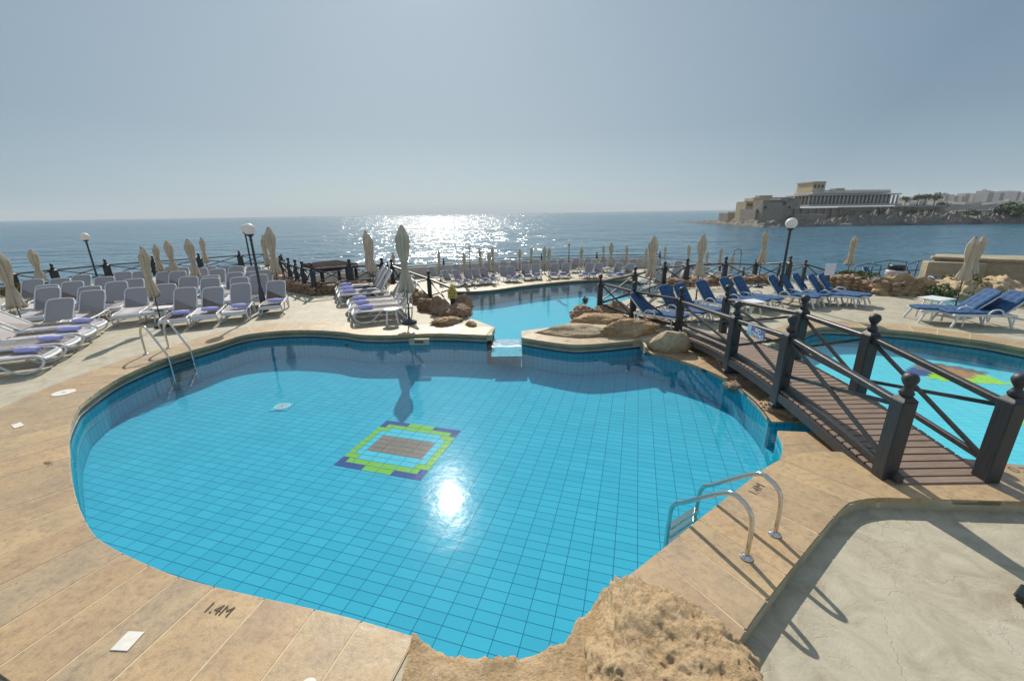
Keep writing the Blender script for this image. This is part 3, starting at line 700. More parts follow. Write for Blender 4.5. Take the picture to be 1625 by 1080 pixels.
# ---------------------------------------------------------------- white mesh loungers (foot end towards local -Y)
def lounger_parts(t, ang=62):
    hy, hz = 0.35, 0.36
    A = R(ang); by, bz = hy+0.80*math.cos(A), hz+0.80*math.sin(A)
    bm = bmesh.new()                                   # frame: side rails, foot bow, cross bars
    for s in (-1, 1):
        x = s*0.335
        tube(bm, catmull([(x, 0.62, 0.33), (x, 0.35, 0.345), (x, -0.2, 0.33), (x, -0.75, 0.345), (x, -0.93, 0.33), (x, -1.0, 0.27)], 4), [0.024]*21, 6)
    tube(bm, catmull([(-0.335, -1.0, 0.27), (-0.2, -1.03, 0.262), (0, -1.035, 0.26), (0.2, -1.03, 0.262), (0.335, -1.0, 0.27)], 3), 0.028, 6)
    box(bm, (0, -0.985, 0.30), (0.62, 0.025, 0.07))
    for y in (0.62, 0.0, -0.55): box(bm, (0, y, 0.318), (0.64, 0.04, 0.025))
    build('frame', bm, 'white_plastic', t)
    for s in (-1, 1):
        x = s*0.345
        bm = bmesh.new()                               # curved front leg: loops from rail end down and back
        tube(bm, catmull([(x, -0.98, 0.29), (x+s*0.01, -1.0, 0.20), (x+s*0.015, -0.9, 0.08), (x+s*0.015, -0.72, 0.022), (x+s*0.015, -0.55, 0.06), (x, -0.36, 0.22), (x, -0.28, 0.32)], 4), [0.022]*25, 6)
        build('leg', bm, 'white_plastic', t)
        bm = bmesh.new()
        tube(bm, catmull([(x, 0.12, 0.33), (x+s*0.01, 0.28, 0.17), (x+s*0.015, 0.42, 0.03), (x+s*0.015, 0.52, 0.022), (x+s*0.01, 0.56, 0.12), (x, 0.58, 0.32)], 4), [0.022]*21, 6)
        build('leg', bm, 'white_plastic', t)
    # seat mesh, slightly sagging
    bm = bmesh.new(); g = []
    for j in range(9):
        y = hy-0.02-(hy+0.93)*j/8; rw = []
        for i in range(5):
            x = -0.315+0.63*i/4
            z = 0.362-0.022*(1-(abs(x)/0.315)**2)-(0.05 if j == 8 else 0)
            rw.append(bm.verts.new((x, y, z)))
        g.append(rw)
    for j in range(8):
        for i in range(4): f = bm.faces.new((g[j][i], g[j][i+1], g[j+1][i+1], g[j+1][i])); f.smooth = True
    r_ = bmesh.ops.solidify(bm, geom=bm.faces[:], thickness=0.008)
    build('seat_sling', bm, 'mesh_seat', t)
    # backrest
    def q(x, k): return Vector((x, hy+k*math.cos(A), hz+k*math.sin(A)))
    outl = [q(-0.31, 0.0), q(-0.315, 0.4), q(-0.31, 0.68), q(-0.27, 0.775), q(-0.18, 0.80), q(0, 0.81), q(0.18, 0.80), q(0.27, 0.775), q(0.31, 0.68), q(0.315, 0.4), q(0.31, 0.0)]
    bm = bmesh.new(); vs = [bm.verts.new(p+Vector((0, 0.02*math.sin(PI*max(0, min(1, (p-q(p.x, 0)).length/0.8))), 0))) for p in outl]; bm.faces.new(vs)
    bmesh.ops.solidify(bm, geom=bm.faces[:], thickness=0.008)
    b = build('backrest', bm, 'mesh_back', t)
    bm = bmesh.new(); tube(bm, catmull(outl, 3), 0.021, 6); build('backrest_frame', bm, 'white_plastic', b)
    for s in (-1, 1):
        bm = bmesh.new(); tube(bm, [q(s*0.29, 0.42)+Vector((0, 0.02, -0.02)), Vector((s*0.30, 0.60, 0.34))], 0.013, 5); build('strut', bm, 'white_plastic', t)
def make_lounger(ang):
    t = thing('sun_lounger', (0, 0, 0), 0, 'x', 'sun lounger'); lounger_parts(t, ang); return t
LPROTO = {'up': make_lounger(45)}
LVAR = [LPROTO['up'], make_lounger(40), make_lounger(49), make_lounger(45)]
LUP2 = make_lounger(56)
_first = {}
def place(proto, loc, rz, label, group=None, scale=None):
    if proto not in _first:
        _first[proto] = 1
        if proto not in _kids:
            def tree(o): return [(c, tree(c)) for c in COL.objects if c.parent == o]
            _kids[proto] = tree(proto)
        proto.location = loc; proto.rotation_euler = (0, 0, rz); proto['label'] = label
        if scale: proto.scale = scale
        if group: proto['group'] = group
        return proto
    return dup(proto, loc, rz, label, group, scale)
def towel_mesh():
    bm = bmesh.new(); n = 10; rings = []
    for j in range(n+1):
        x = -0.20+0.40*j/n; rr = 0.068*(1-0.25*abs(j/n-0.5)**2*4+0.03*math.sin(j*2.1)); ring = []
        for k in range(14):
            a = 2*PI*k/14; r_ = rr*(1+0.04*math.sin(3*a+j*0.7))
            ring.append(bm.verts.new((x, r_*1.15*math.cos(a), 0.062+r_*0.9*math.sin(a))))
        rings.append(ring)
    for A, B in zip(rings, rings[1:]):
        for k in range(14): f = bm.faces.new((A[k], A[(k+1) % 14], B[(k+1) % 14], B[k])); f.smooth = True
    for s, q in ((-1, rings[0]), (1, rings[-1])):
        bm.faces.new(q)
        for rr in (0.045, 0.025):                                     # rolled layers at the ends
            c = Vector((s*0.202, 0, 0.062)); tube(bm, [c+Vector((0, rr*math.cos(a*PI/5), rr*0.8*math.sin(a*PI/5))) for a in range(10)], 0.006, 4, closed=True)
    return bm
_tw = build('rolled_towel', towel_mesh(), 'towel'); tag(_tw, 'x', 'towel')
def put_towel(o, label, y=-0.62, zz=0.352, grp=None, dx=0.04, rot=0.1):
    rz = o.rotation_euler[2]
    p = o.location+Matrix.Rotation(rz, 3, 'Z') @ Vector((dx, y, zz))
    return place(_tw, p, rz+rot, label, grp)
def face(d): return math.atan2(d[1], d[0])+PI/2        # local -Y along d
def face_to(p, tx, ty): return face((tx-p[0], ty-p[1]))
# left terrace, backrest tops by row (front row is nearest the pool)
rowsL = {
 'front': [(94, 468, 0), (145.5, 458, 0), (217, 451.5, 0), (293, 455, 1), (337, 451, 1), (382, 447, 1), (437, 441, 1)],
 'second': [(75.5, 455, 0), (141.5, 449.5, 0), (188, 445.5, 0), (261, 448, 0), (333, 440, 0), (380, 435.5, 0), (413, 434.5, 0)],
 'third': [(75, 447.5, 0), (115.5, 444, 0), (214.5, 438, 0), (298, 438, 0), (336, 433, 0), (372, 430, 0), (400, 427, 0)],
 'fourth': [(52, 442, 0), (94, 437.5, 0), (169, 438, 0), (281, 428, 0), (318, 425, 0), (345, 423, 0), (375, 421.5, 0), (420, 426, 0)],
 'back': [(128, 434, 0), (194, 429, 0), (223, 428, 0), (262, 427, 0), (287, 422.5, 0), (331, 421, 0), (360, 420, 0), (402, 419, 0)]}
frontL = []
for rn, row in rowsL.items():
    for i, (x, y, tw) in enumerate(row):
        T = G(x, y, 0.92); d = (Vector((-2-T.x, 3-T.y, 0)).normalized()*0.45+Vector((0.25, -0.95, 0))*0.55).normalized()
        loc = Vector((T.x, T.y, 0.0))+d*0.91
        rz = face(d)+random.uniform(-0.06, 0.06)
        rest = 'with lilac towel' if tw else 'with bare seat'
        lab = f'lounger {rest}, {ORD[i]} from the left in the {rn} row, left terrace'
        o = place(LVAR[(i*3+len(rn)+(i*i)//2) % 4], loc, rz, lab, 'upright sun loungers on the left terrace', (0.88, 0.9, 0.94))
        if rn == 'front': frontL.append(o)
        if tw: put_towel(o, f'lilac towel on the {ORD[i]} front row lounger from the left, left terrace', -0.5, 0.352, 'rolled towels on the front row', 0.1, random.uniform(-0.2, 0.3))
# four loungers seen from the foot end at the left edge
flat_t = make_lounger(38)
fd = Vector((0.88, 0.42, 0)).normalized()
for i, f in enumerate([(-10.72, 10.55), (-10.22, 9.72), (-9.82, 8.92), (-9.42, 8.10)]):
    loc = Vector((*f, 0))-fd*1.0
    o = place(flat_t, loc, face(fd), f'reclined lounger at the left edge, {ORD[i]} from the far end of four', 'reclined loungers at the left edge')
    put_towel(o, f'lilac towel on the {ORD[i]} reclined lounger from the far end, left edge', -0.66, 0.352, 'rolled towels at the left edge', 0.02, PI/2-0.25+random.uniform(-0.1, 0.1))
# six loungers side by side in the middle
cd_ = Vector((-0.93, -0.36, 0)).normalized()
for i, f in enumerate([(-5.62, 15.85), (-5.3, 15.15), (-4.95, 14.42), (-4.18, 13.2), (-3.86, 12.5), (-3.52, 11.8)]):
    o = place(LUP2, Vector((*f, 0)), face(cd_), f'sideways white lounger beside the tall umbrella, {ORD[i]} counted from the sea', 'sideways loungers in the middle block')
    put_towel(o, f'rolled lilac towel on the {ORD[i]} sideways lounger counted from the sea', -0.66, 0.352, 'rolled towels in the middle block', 0.0, PI/2+random.uniform(-0.1, 0.1))
# lower terrace rows
far1 = [(703, 432), (720.5, 431), (751, 429), (765, 427.6), (797, 425), (809.6, 425), (833, 422.6), (849.5, 421.5), (881, 420.4), (899, 420), (937, 420), (952, 420), (984, 420), (1002.5, 421)]
far2 = [(682, 426.5), (700, 424), (722, 422), (738, 430), (772, 419), (798, 417.6), (814.5, 417), (833, 416.5), (851, 415), (878.6, 414.7), (892, 414), (914.5, 413), (934, 412.6), (958.5, 412.6), (973, 412.6), (989, 412.6), (1006.5, 413.6)]
for rn, row in (('front', far1), ('back', far2)):
    for i, (x, y) in enumerate(row):
        T = G(x, y, Z2+0.85); d = Vector((2-T.x, 24.5-T.y, 0)).normalized()
        loc = Vector((T.x, T.y, Z2))+d*0.8
        o = place(LUP2, loc, face(d), f'small grey lounger by the lower pool, {ORD[i]} from the left in the {rn} row', 'sun loungers on the lower terrace', (0.98, 0.95, 0.95))
        if rn == 'front': put_towel(o, f'small towel on the {ORD[i]} front row lounger from the left, lower pool', -0.6, 0.352, 'towels on the lower terrace', 0.0, 0.2)
k = 0
LL = ['grey lounger behind the railings just right of the broad middle umbrella, lower row', 'grey lounger behind the railings, highest just right of the broad middle umbrella', 'grey lounger framed by the first railing bay behind the paired blue loungers', 'lowest grey lounger framed by the railing bay left of the leaning umbrella', 'small far grey lounger just above the first railing bay', 'grey lounger hidden left behind the leaning cream umbrella, lower terrace', 'grey lounger just right of the leaning cream umbrella, lower terrace', 'grey lounger directly under the broad middle umbrella canopy, lower terrace', 'grey lounger behind the tallest umbrella beside the stepped railing', 'grey lounger under the pergola side railing, lower terrace', 'grey lounger seen through the railing behind the sideways loungers', 'rightmost grey lounger of the lower terrace before open sea']
for (x, y) in [(1034, 428), (1052, 421), (1068, 428), (1082, 434), (1072, 418), (1094, 424), (1112, 428), (1040, 438), (640, 424), (540, 431), (597, 428), (1128, 436)]:
    T = G(x, y, Z2+0.9); d = Vector((2-T.x, 20-T.y, 0)).normalized()
    side_w = 'right' if x > 900 else 'left'
    k += 1
    place(LUP2, Vector((T.x, T.y, Z2)), face(d), LL[k-1], 'loungers behind the railings')
# ---------------------------------------------------------------- cushioned blue loungers
def blue_lounger(ang):
    t = thing('cushioned_lounger', (0, 0, 0), 0, 'x', 'sun lounger')
    A = R(ang); hy, hz = 0.30, 0.40
    bm = bmesh.new()
    for s in (-1, 1): beam(bm, (s*0.31, 0.68, 0.36), (s*0.31, -0.98, 0.36), 0.05, 0.07, bev=0.012)
    for y in (0.66, 0.2, -0.3, -0.95): beam(bm, (-0.31, y, 0.36), (0.31, y, 0.36), 0.05, 0.04)
    for i in range(9): beam(bm, (-0.29, -0.9+i*0.13, 0.385), (0.29, -0.9+i*0.13, 0.385), 0.07, 0.014)
    build('frame', bm, 'white_plastic', t)
    for s in (-1, 1):
        for y, yy in ((-0.82, -0.98), (0.48, 0.62)):
            bm = bmesh.new(); beam(bm, (s*0.30, y, 0.345), (s*0.335, yy, 0.0), 0.045, 0.06, bev=0.01); beam(bm, (s*0.30, y+0.16, 0.345), (s*0.32, y+0.14, 0.02), 0.035, 0.045, bev=0.01)
            build('leg', bm, 'white_plastic', t)
        bm = bmesh.new(); tube(bm, catmull([(s*0.345, 0.28, 0.36), (s*0.36, 0.22, 0.50), (s*0.36, 0.08, 0.545), (s*0.36, -0.06, 0.50), (s*0.345, -0.12, 0.36)], 4), 0.022, 7); build('armrest', bm, 'white_plastic', t)
    def q(x, k, o=0): return Vector((x, hy+k*math.cos(A)-o*math.sin(A), hz+k*math.sin(A)+o*math.cos(A)))
    bm = bmesh.new()
    for s in (-1, 1): tube(bm, [q(s*0.29, 0, -0.04), q(s*0.29, 0.5, -0.04), q(s*0.27, 0.72, -0.04), q(s*0.15, 0.80, -0.04), q(0, 0.81, -0.04)], 0.024, 6)
    b = build('backrest', bm, 'white_plastic', t)
    def cushion(fn, L, x_w=0.30, nx=13, ny=19, tuft=0.046, r_=0.16):
        bm = bmesh.new(); g = []; g2 = []
        for j in range(ny+1):
            v = L*j/ny; a, c = [], []
            w = x_w*(1-0.35*max(0, (j/ny-0.86)/0.14)**2)
            for i in range(nx+1):
                u = -1+2*i/nx; edge = min(1, (1-abs(u))*5, (min(v, L-v)/L)*14)
                e = math.sqrt(max(0, edge))
                cx, cy = (u*1.5) % 1-0.5, ((v/0.20) % 1)-0.5
                dd = math.exp(-(cx*cx*14+cy*cy*12))
                th = 0.030+0.030*e-tuft*dd*e
                a.append(bm.verts.new(fn(u*w, v, th))); c.append(bm.verts.new(fn(u*w*0.98, v, -0.012)))
            g.append(a); g2.append(c)
        for j in range(ny):
            for i in range(nx):
                f = bm.faces.new((g[j][i], g[j][i+1], g[j+1][i+1], g[j+1][i])); f.smooth = True
                bm.faces.new((g2[j][i], g2[j+1][i], g2[j+1][i+1], g2[j][i+1]))
            for s_ in (0, nx): bm.faces.new((g[j][s_], g[j+1][s_], g2[j+1][s_], g2[j][s_])).smooth = True
        for s_ in (0, ny):
            for i in range(nx): bm.faces.new((g[s_][i], g[s_][i+1], g2[s_][i+1], g2[s_][i])).smooth = True
        return bm
    build('seat_cushion', cushion(lambda x, v, th: Vector((x, hy-0.02-v, hz+th)), 1.28), 'cushion', t)
    build('backrest_cushion', cushion(lambda x, v, th: q(x, v, th), 0.86), 'cushion', b)
    return t
BL = blue_lounger(52); BL2 = blue_lounger(44); BL3 = blue_lounger(56)
blues = [  # (top px, top z, direction, proto, label)
 ((995, 466), 0.84, (0.72, -0.69), BL2, 'blue cushioned lounger lying lowest behind the corner post of the footbridge railing'),
 ((1045, 452), 0.98, (0.58, -0.81), BL3, 'left one of two close blue cushioned loungers framed by the first crossed railing'),
 ((1068, 449.5), 0.98, (0.58, -0.81), BL3, 'right one of two close blue cushioned loungers framed by the first crossed railing'),
 ((1102, 441.5), 1.02, (0.58, -0.81), BL, 'single blue cushioned lounger just behind the leaning closed umbrella pole'),
 ((1139, 437), 1.02, (0.58, -0.81), BL, 'left of the two blue cushioned loungers between the umbrella and the lamp post'),
 ((1160, 435), 1.02, (0.58, -0.81), BL, 'right of the two blue cushioned loungers between the umbrella and the lamp post'),
 ((1213, 434.6), 1.0, (0.66, -0.75), BL, 'blue cushioned lounger immediately left of the globe lamp post'),
 ((1230, 432.5), 1.0, (0.66, -0.75), BL, 'blue cushioned lounger partly hidden behind the globe lamp post'),
 ((1251, 431.7), 1.0, (0.66, -0.75), BL, 'blue cushioned lounger immediately right of the globe lamp post'),
 ((1275, 433), 1.0, (0.66, -0.75), BL, 'blue cushioned lounger second from the end near the white notice board'),
 ((1291, 432), 1.0, (0.66, -0.75), BL, 'blue cushioned lounger nearest the white notice board'),
 ((1590, 464), 0.80, (-0.88, 0.25), BL2, 'blue cushioned lounger at the right edge next to the low white table'),
 ((1632, 463), 0.86, (-0.92, 0.12), BL2, 'blue cushioned lounger cut by the right edge of the view')]
for (t_, tz, d, pr, lab) in blues:
    if t_[0] < 1400: tz -= 0.12
    T = G(*t_, tz); d = Vector((*d, 0)).normalized()
    k_ = 0.30+0.84*math.cos(R({BL: 52, BL2: 44, BL3: 56}[pr]))
    place(pr, Vector((T.x, T.y, 0))+d*k_, face(d), lab, 'blue cushioned loungers on the right terrace' if T.x < 11 else 'blue cushioned loungers at the right edge', (0.88, 0.78, 0.80) if t_[0] < 1400 else (0.95, 0.84, 0.86))
for i, (x, y, d) in enumerate([(1373, 437, (1, -.2)), (1385, 434, (1, -.2)), (1397, 428, (.6, -.8)), (1457, 429, (.7, -.7)), (1466, 431, (.7, -.7)), (1507, 441, (1, -.3)), (1520, 447, (1, -.3))]):
    T = G(x, y, 0.02)
    place(BL, Vector((T.x, T.y, -0.75)), face(d), ['blue lounger on the side terrace at the foot of the sea steps, leftmost', 'blue lounger on the side terrace just left of the litter bin', 'blue lounger on the side terrace overlapping the litter bin', 'left of two blue loungers in front of the pale quay end', 'right of two blue loungers in front of the pale quay end', 'blue lounger behind the plants and left of the far right umbrella', 'blue lounger lying behind the rocks under the far right umbrella'][i], 'blue loungers on the side terrace')
# ---------------------------------------------------------------- closed umbrellas
def umbrella(seed, shoulder=0.14, flare=0.17, tie=0.42, H=2.6, cb=1.02):
    rnd = random.Random(seed)
    t = thing('closed_umbrella', (0, 0, 0), 0, 'x', 'umbrella')
    bm = bmesh.new(); tube(bm, [(0, 0, 0.04), (0, 0, 0.45)], 0.030, 8, 1); tube(bm, [(0, 0, 0.3), (0, 0, H-0.02)], 0.019, 8, 0); build('pole', bm, ['brown_wood', 'dark_metal'], t)
    bm = bmesh.new(); prof = [(0.24, 0), (0.25, 0.02), (0.24, 0.045), (0.10, 0.065), (0.045, 0.09), (0.04, 0.16), (0.0, 0.16)]
    lathe(bm, prof[:-1], seg=24); build('base', bm, 'dark_metal', t)
    K = rnd.choice([8, 9, 10]); ph = rnd.uniform(0, 6); bm = bmesh.new(); seg = 48; rings = []
    hh = H-cb; nz = 30
    lean = (rnd.uniform(-0.03, 0.03), rnd.uniform(-0.03, 0.03))
    for j in range(nz+1):
        v = j/nz                           # 0 bottom, 1 tip
        if v < tie: r_ = 0.075+(flare-0.075)*((tie-v)/tie)**1.1
        elif v < 0.84: r_ = 0.075+(shoulder-0.075)*math.sin((v-tie)/(0.84-tie)*PI/2)
        else: r_ = shoulder*(1-((v-0.84)/0.16)**1.15*0.72)
        ring = []
        for k in range(seg):
            a = 2*PI*k/seg
            w = 0.30*math.sin(K*a+ph+1.1*math.sin(v*5+ph))+0.13*math.sin(2*K*a+v*7)+0.14*noise.noise(Vector((math.cos(a)*2, math.sin(a)*2, v*5+seed)))
            w *= (1.0 if v < 0.85 else 0.5)
            rr = r_*(1+w)
            z = cb+v*hh
            if j == 0: z += 0.06*math.sin(K*a+ph)+0.05*noise.noise(Vector((math.cos(a)*3, math.sin(a)*3, seed)))
            ring.append(bm.verts.new((rr*math.cos(a)+lean[0]*math.sin(v*4), rr*math.sin(a)+lean[1]*math.sin(v*4), z)))
        rings.append(ring)
    for A, B in zip(rings, rings[1:]):
        for k in range(seg): f = bm.faces.new((A[k], A[(k+1) % seg], B[(k+1) % seg], B[k])); f.smooth = True
    bm.faces.new(rings[-1])
    inner = [bm.verts.new((0.03*math.cos(2*PI*k/seg), 0.03*math.sin(2*PI*k/seg), cb+0.22)) for k in range(seg)]
    for k in range(seg): bm.faces.new((rings[0][k], inner[k], inner[(k+1) % seg], rings[0][(k+1) % seg]))
    c = build('canopy', bm, 'canvas', t)
    bm = bmesh.new(); zt = cb+tie*hh; tube(bm, [(0.088*math.cos(a*PI/8)+lean[0]*math.sin(tie*4), 0.088*math.sin(a*PI/8)+lean[1]*math.sin(tie*4), zt+0.008*math.sin(a)) for a in range(16)], 0.013, 5, closed=True); build('tie_strap', bm, 'canvas', c)
    bm = bmesh.new(); lathe(bm, [(0.045, H-0.035), (0.05, H-0.02), (0.04, H), (0.012, H+0.015)], seg=12); build('cap', bm, 'cap', t)
    return t
UP = [None]*4; UP = [umbrella(1, 0.13, 0.17, 0.40), umbrella(2, 0.155, 0.20, 0.38), umbrella(3, 0.12, 0.19, 0.46, cb=1.15), umbrella(4, 0.17, 0.22, 0.36, cb=0.9)]
ulist = [ # base px, top y, ground z, variant, label
 ((43, 531), 398, 0, 3, 'large cream closed umbrella at the left edge among the reclined loungers'),
 ((76, 476), 396, 0, 1, 'cream closed umbrella standing alone near the left end of the railing'),
 ((258, 518), 392, 0, 0, 'cream closed umbrella on a dark disc base nearest the left pool ladder'),
 ((264, 462), 388, 0, 2, 'cream closed umbrella, left of the touching pair behind the left terrace loungers'),
 ((284, 462), 382, 0, 1, 'cream closed umbrella, right of the touching pair behind the left terrace loungers'),
 ((318, 468), 379, 0, 3, 'broad cream closed umbrella right of the touching pair on the left terrace'),
 ((333, 440), 377, 0, 0, 'slim cream closed umbrella in front of a railing post on the left terrace'),
 ((431, 450), 373, 0, 0, 'slim yellowish closed umbrella just right of the double globe lamps'),
 ((445, 470), 360, 0, 3, 'tall cream closed umbrella at the head of the stone wall'),
 ((590, 461), 366, 0, 0, 'closed umbrella mostly hidden behind its twin beside the sideways loungers'),
 ((595, 468), 372, 0, 1, 'closed umbrella in front of its twin between the two blocks of sideways loungers'),
 ((650, 512), 358, 0, 3, 'tallest cream closed umbrella on a dark base by the white stool'),
 ((1030, 470), 375, 0, 3, 'broad cream closed umbrella behind the first railing post near the boulders'),
 ((1104, 478), 372, 0, 1, 'cream closed umbrella rising behind the single blue lounger'),
 ((1202, 455), 366, 0, 2, 'cream closed umbrella left of the right terrace globe lamp'),
 ((1340, 455), 374, 0, 2, 'slim cream closed umbrella standing alone right of the notice board'),
 ((1515, 487), 376, 0, 1, 'front one of the two overlapping cream umbrellas near the right edge'),
 ((1531, 474), 374, 0, 0, 'rear one of the two overlapping cream umbrellas near the right edge')]
Hs = 2.6
for b, ty, gz, vi, lab in ulist:
    B = G(*b, gz); h = hfor(B, ty); sc = h/Hs
    place(UP[vi], B, random.uniform(0, 6), lab, 'closed umbrellas on the upper terraces', (max(0.74, sc*0.82), max(0.74, sc*0.82), sc))
farU = [(699, 397, 446), (738, 401, 451), (763, 394, 444), (777.5, 400, 446), (782.6, 392, 437), (825, 395, 438), (843.5, 391.7, 436), (864, 391, 435), (871, 393, 445), (921.5, 391.5, 438), (956, 389, 430), (967.6, 384.4, 438), (992.4, 389, 430), (1023, 393, 430), (1053, 390, 428), (627, 401, 440), (1089, 388, 436), (1118, 398, 440), (1139, 392.6, 440), (1158, 404, 442)]
for i, (x, ty, by) in enumerate(farU):
    B = G(x, by, Z2); h = hfor(B, ty); sc = h/Hs
    # keep the canopy over the same image column as its foot
    nb = min(range(len(farU)), key=lambda j: abs(farU[j][0]-x) if j != i else 1e9)
    place(UP[i % 4], B, random.uniform(0, 6), f'small distant closed umbrella, {ORD[sorted(u[0] for u in farU).index(x)]} from the left on the lower terrace', 'closed umbrellas on the lower terrace', (sc*0.85, sc*0.85, sc))
# ---------------------------------------------------------------- lamps
def lamp(H=2.7, r=0.17):
    t = thing('globe_lamp', (0, 0, 0), 0, 'x', 'lamp post')
    bm = bmesh.new()
    lathe(bm, [(0.13, 0), (0.135, 0.03), (0.10, 0.05), (0.085, 0.12), (0.088, 0.42), (0.075, 0.62), (0.060, 0.66), (0.066, 0.70), (0.05, 0.74), (0.042, 0.80), (0.034, H-0.52), (0.046, H-0.50), (0.046, H-0.47), (0.032, H-0.45), (0.034, H-0.36)], seg=14)
    build('post', bm, 'dark_metal', t)
    bm = bmesh.new(); lathe(bm, [(0.035, H-0.42), (0.055, H-0.38), (0.10, H-0.345), (0.11, H-0.32), (0.09, H-0.31)], seg=16); build('collar', bm, 'dark_metal', t)
    bm = bmesh.new(); bmesh.ops.create_uvsphere(bm, u_segments=28, v_segments=18, radius=r, matrix=Matrix.Translation((0, 0, H-r)))
    for f in bm.faces: f.smooth = True
    build('globe', bm, 'globe', t, 'keep'); return t
LP = lamp()
for b, ty, gz, lab in [((420, 493), 354.5, 0, 'white globe lamp standing between the two rightmost front row loungers, left terrace'), ((404, 447), 357, 0, 'second white globe lamp just behind the first, its globe overlapping'), ((161, 462), 369.5, 0, 'white globe lamp on a slanting dark post at the far left'), ((1234, 479), 345.5, 0, 'white globe lamp among the blue cushioned loungers'), ((747, 446), 387.5, Z2, 'small globe lamp on the lower terrace against the glittering sea'), ((902, 437), 381, Z2, 'small globe lamp on the lower terrace in the middle of the umbrella row')]:
    B = G(*b, gz); sc = hfor(B, ty)/2.7
    place(LP, B, 0, lab, 'globe lamps around the pools', (sc, sc, sc) if gz == 0 else (0.8*sc, 0.8*sc, sc))
# ---------------------------------------------------------------- railings
def post_bm(h, w=0.13, ball=0.062):
    """square post with a turned finial; returns post bmesh, finial bmesh"""
    a = bmesh.new(); hb = h-0.30
    box(a, (0, 0, hb/2), (w, w, hb), bev=0.012)
    g = bmesh.ops.create_cone(a, cap_ends=True, segments=4, radius1=w*0.70, radius2=w*0.36, depth=0.05, matrix=Matrix.Translation((0, 0, hb+0.023)) @ Matrix.Rotation(PI/4, 4, 'Z'))
    b = bmesh.new(); lathe(b, [(w*0.34, hb+0.045), (w*0.42, hb+0.075), (w*0.30, hb+0.11), (w*0.20, hb+0.14), (w*0.24, hb+0.155), (ball*0.75, hb+0.175), (ball, hb+0.215), (ball*1.02, hb+0.24), (ball*0.8, hb+0.28), (ball*0.3, hb+0.298)], seg=16)
    return a, b
def railing(name, pts, label, h=1.1, top=0.80, low=0.16, w=0.13, brace='X', group=None, skip_posts=(), rail=0.05, wood_='dark_wood', cat='railing', bays=None):
    """posts at pts (Vectors), rails and crossed braces between; one thing"""
    c = pts[0]; t = thing(name, c, 0, label, cat, group); L = [p-c for p in pts]
    for i, p in enumerate(L):
        if i in skip_posts: continue
        a, b = post_bm(h, w)
        for q in (a, b): bmesh.ops.translate(q, verts=q.verts, vec=p)
        po = build('post', a, wood_, t); build('finial', b, wood_, po)
    for i, (p, q) in enumerate(zip(L, L[1:])):
        if bays is not None and i not in bays: continue
        d = (q-p).normalized(); o = w*0.5
        a0, b0 = p+d*o, q-d*o; up = Vector((0, 0, 1))
        bm = bmesh.new(); beam(bm, a0+up*top, b0+up*top, 0.075, 0.06, bev=0.008); build('top_rail', bm, 'rail_wood' if wood_ == 'dark_wood' else wood_, t)
        bm = bmesh.new(); beam(bm, a0+up*low, b0+up*low, 0.05, 0.06, bev=0.006); build('bottom_rail', bm, wood_, t)
        if brace == 'X':
            s = Vector((-d.y, d.x, 0))*0.019
            for sg, (u1, u2) in ((1, (low+0.03, top-0.03)), (-1, (top-0.03, low+0.03))):
                bm = bmesh.new(); beam(bm, a0+up*u1+s*sg, b0+up*u2+s*sg, 0.034, 0.036); build('brace', bm, wood_, t)
    return t
def solve_post(b, ty, h):
    """foot position on the ray of base px so that a post of height h reaches photo row ty"""
    lo, hi = -3.0, 1.0
    for _ in range(40):
        m_ = (lo+hi)/2; B = G(*b, m_)
        if pj(B+Vector((0, 0, h)))[1] > ty: lo = m_
        else: hi = m_
    return G(*b, m_)
K = 0.752
def railL(x, y): p = G(x, y, 0.72); return Vector((p.x, p.y, 0))
rl = [railL(x, y) for x, y in [(-60, 441), (18, 435), (84, 428.5), (168, 420.5), (243, 415), (316, 410), (380, 405.5), (421, 403), (447, 412)]]
railing('railing', rl, 'long dark railing with crossed braces along the seaward edge of the left terrace', h=1.02, top=0.72, low=0.2, w=0.22, rail=0.04)
# railing on the stone wall
wpx = [(449, 437), (462, 442), (473, 446.5), (484, 450.7), (499, 455)]
wtop = [G(x, y, 0.33) for x, y in wpx]
wl_ = [rl[-1]+Vector((0, 0, 0.33))]+wtop
railing('railing', wtop, 'dark railing running towards the camera on top of the low rubble wall', h=0.9, top=0.62, low=0.12, w=0.15)
w2 = [G(499, 455, 0.33), G(558, 449, 0.33), G(609, 446, 0.33)]
railing('railing', w2, 'dark railing across the rubble wall in front of the pergola roof', h=0.95, top=0.66, low=0.10, w=0.20, skip_posts=(0,))
dz = [G(609, 446, 0.33)+Vector((0.35, 0.1, -0.15)), G(643, 458, 0.05), G(683, 476, 0.02), G(720, 495, -0.02)]
railing('railing', dz, 'dark railing stepping down the rocks to the post with the yellow plate', h=1.02, top=0.74, low=0.14, w=0.13, skip_posts=(3,))
sp = dz[3]; a = bmesh.new(); box(a, (0, 0, 0.31), (0.15, 0.15, 0.62), bev=0.01); so = build('sign_post', a, 'dark_wood'); so.location = sp; tag(so, 'short dark square post carrying the yellow warning plate beside the lower pool', 'post')
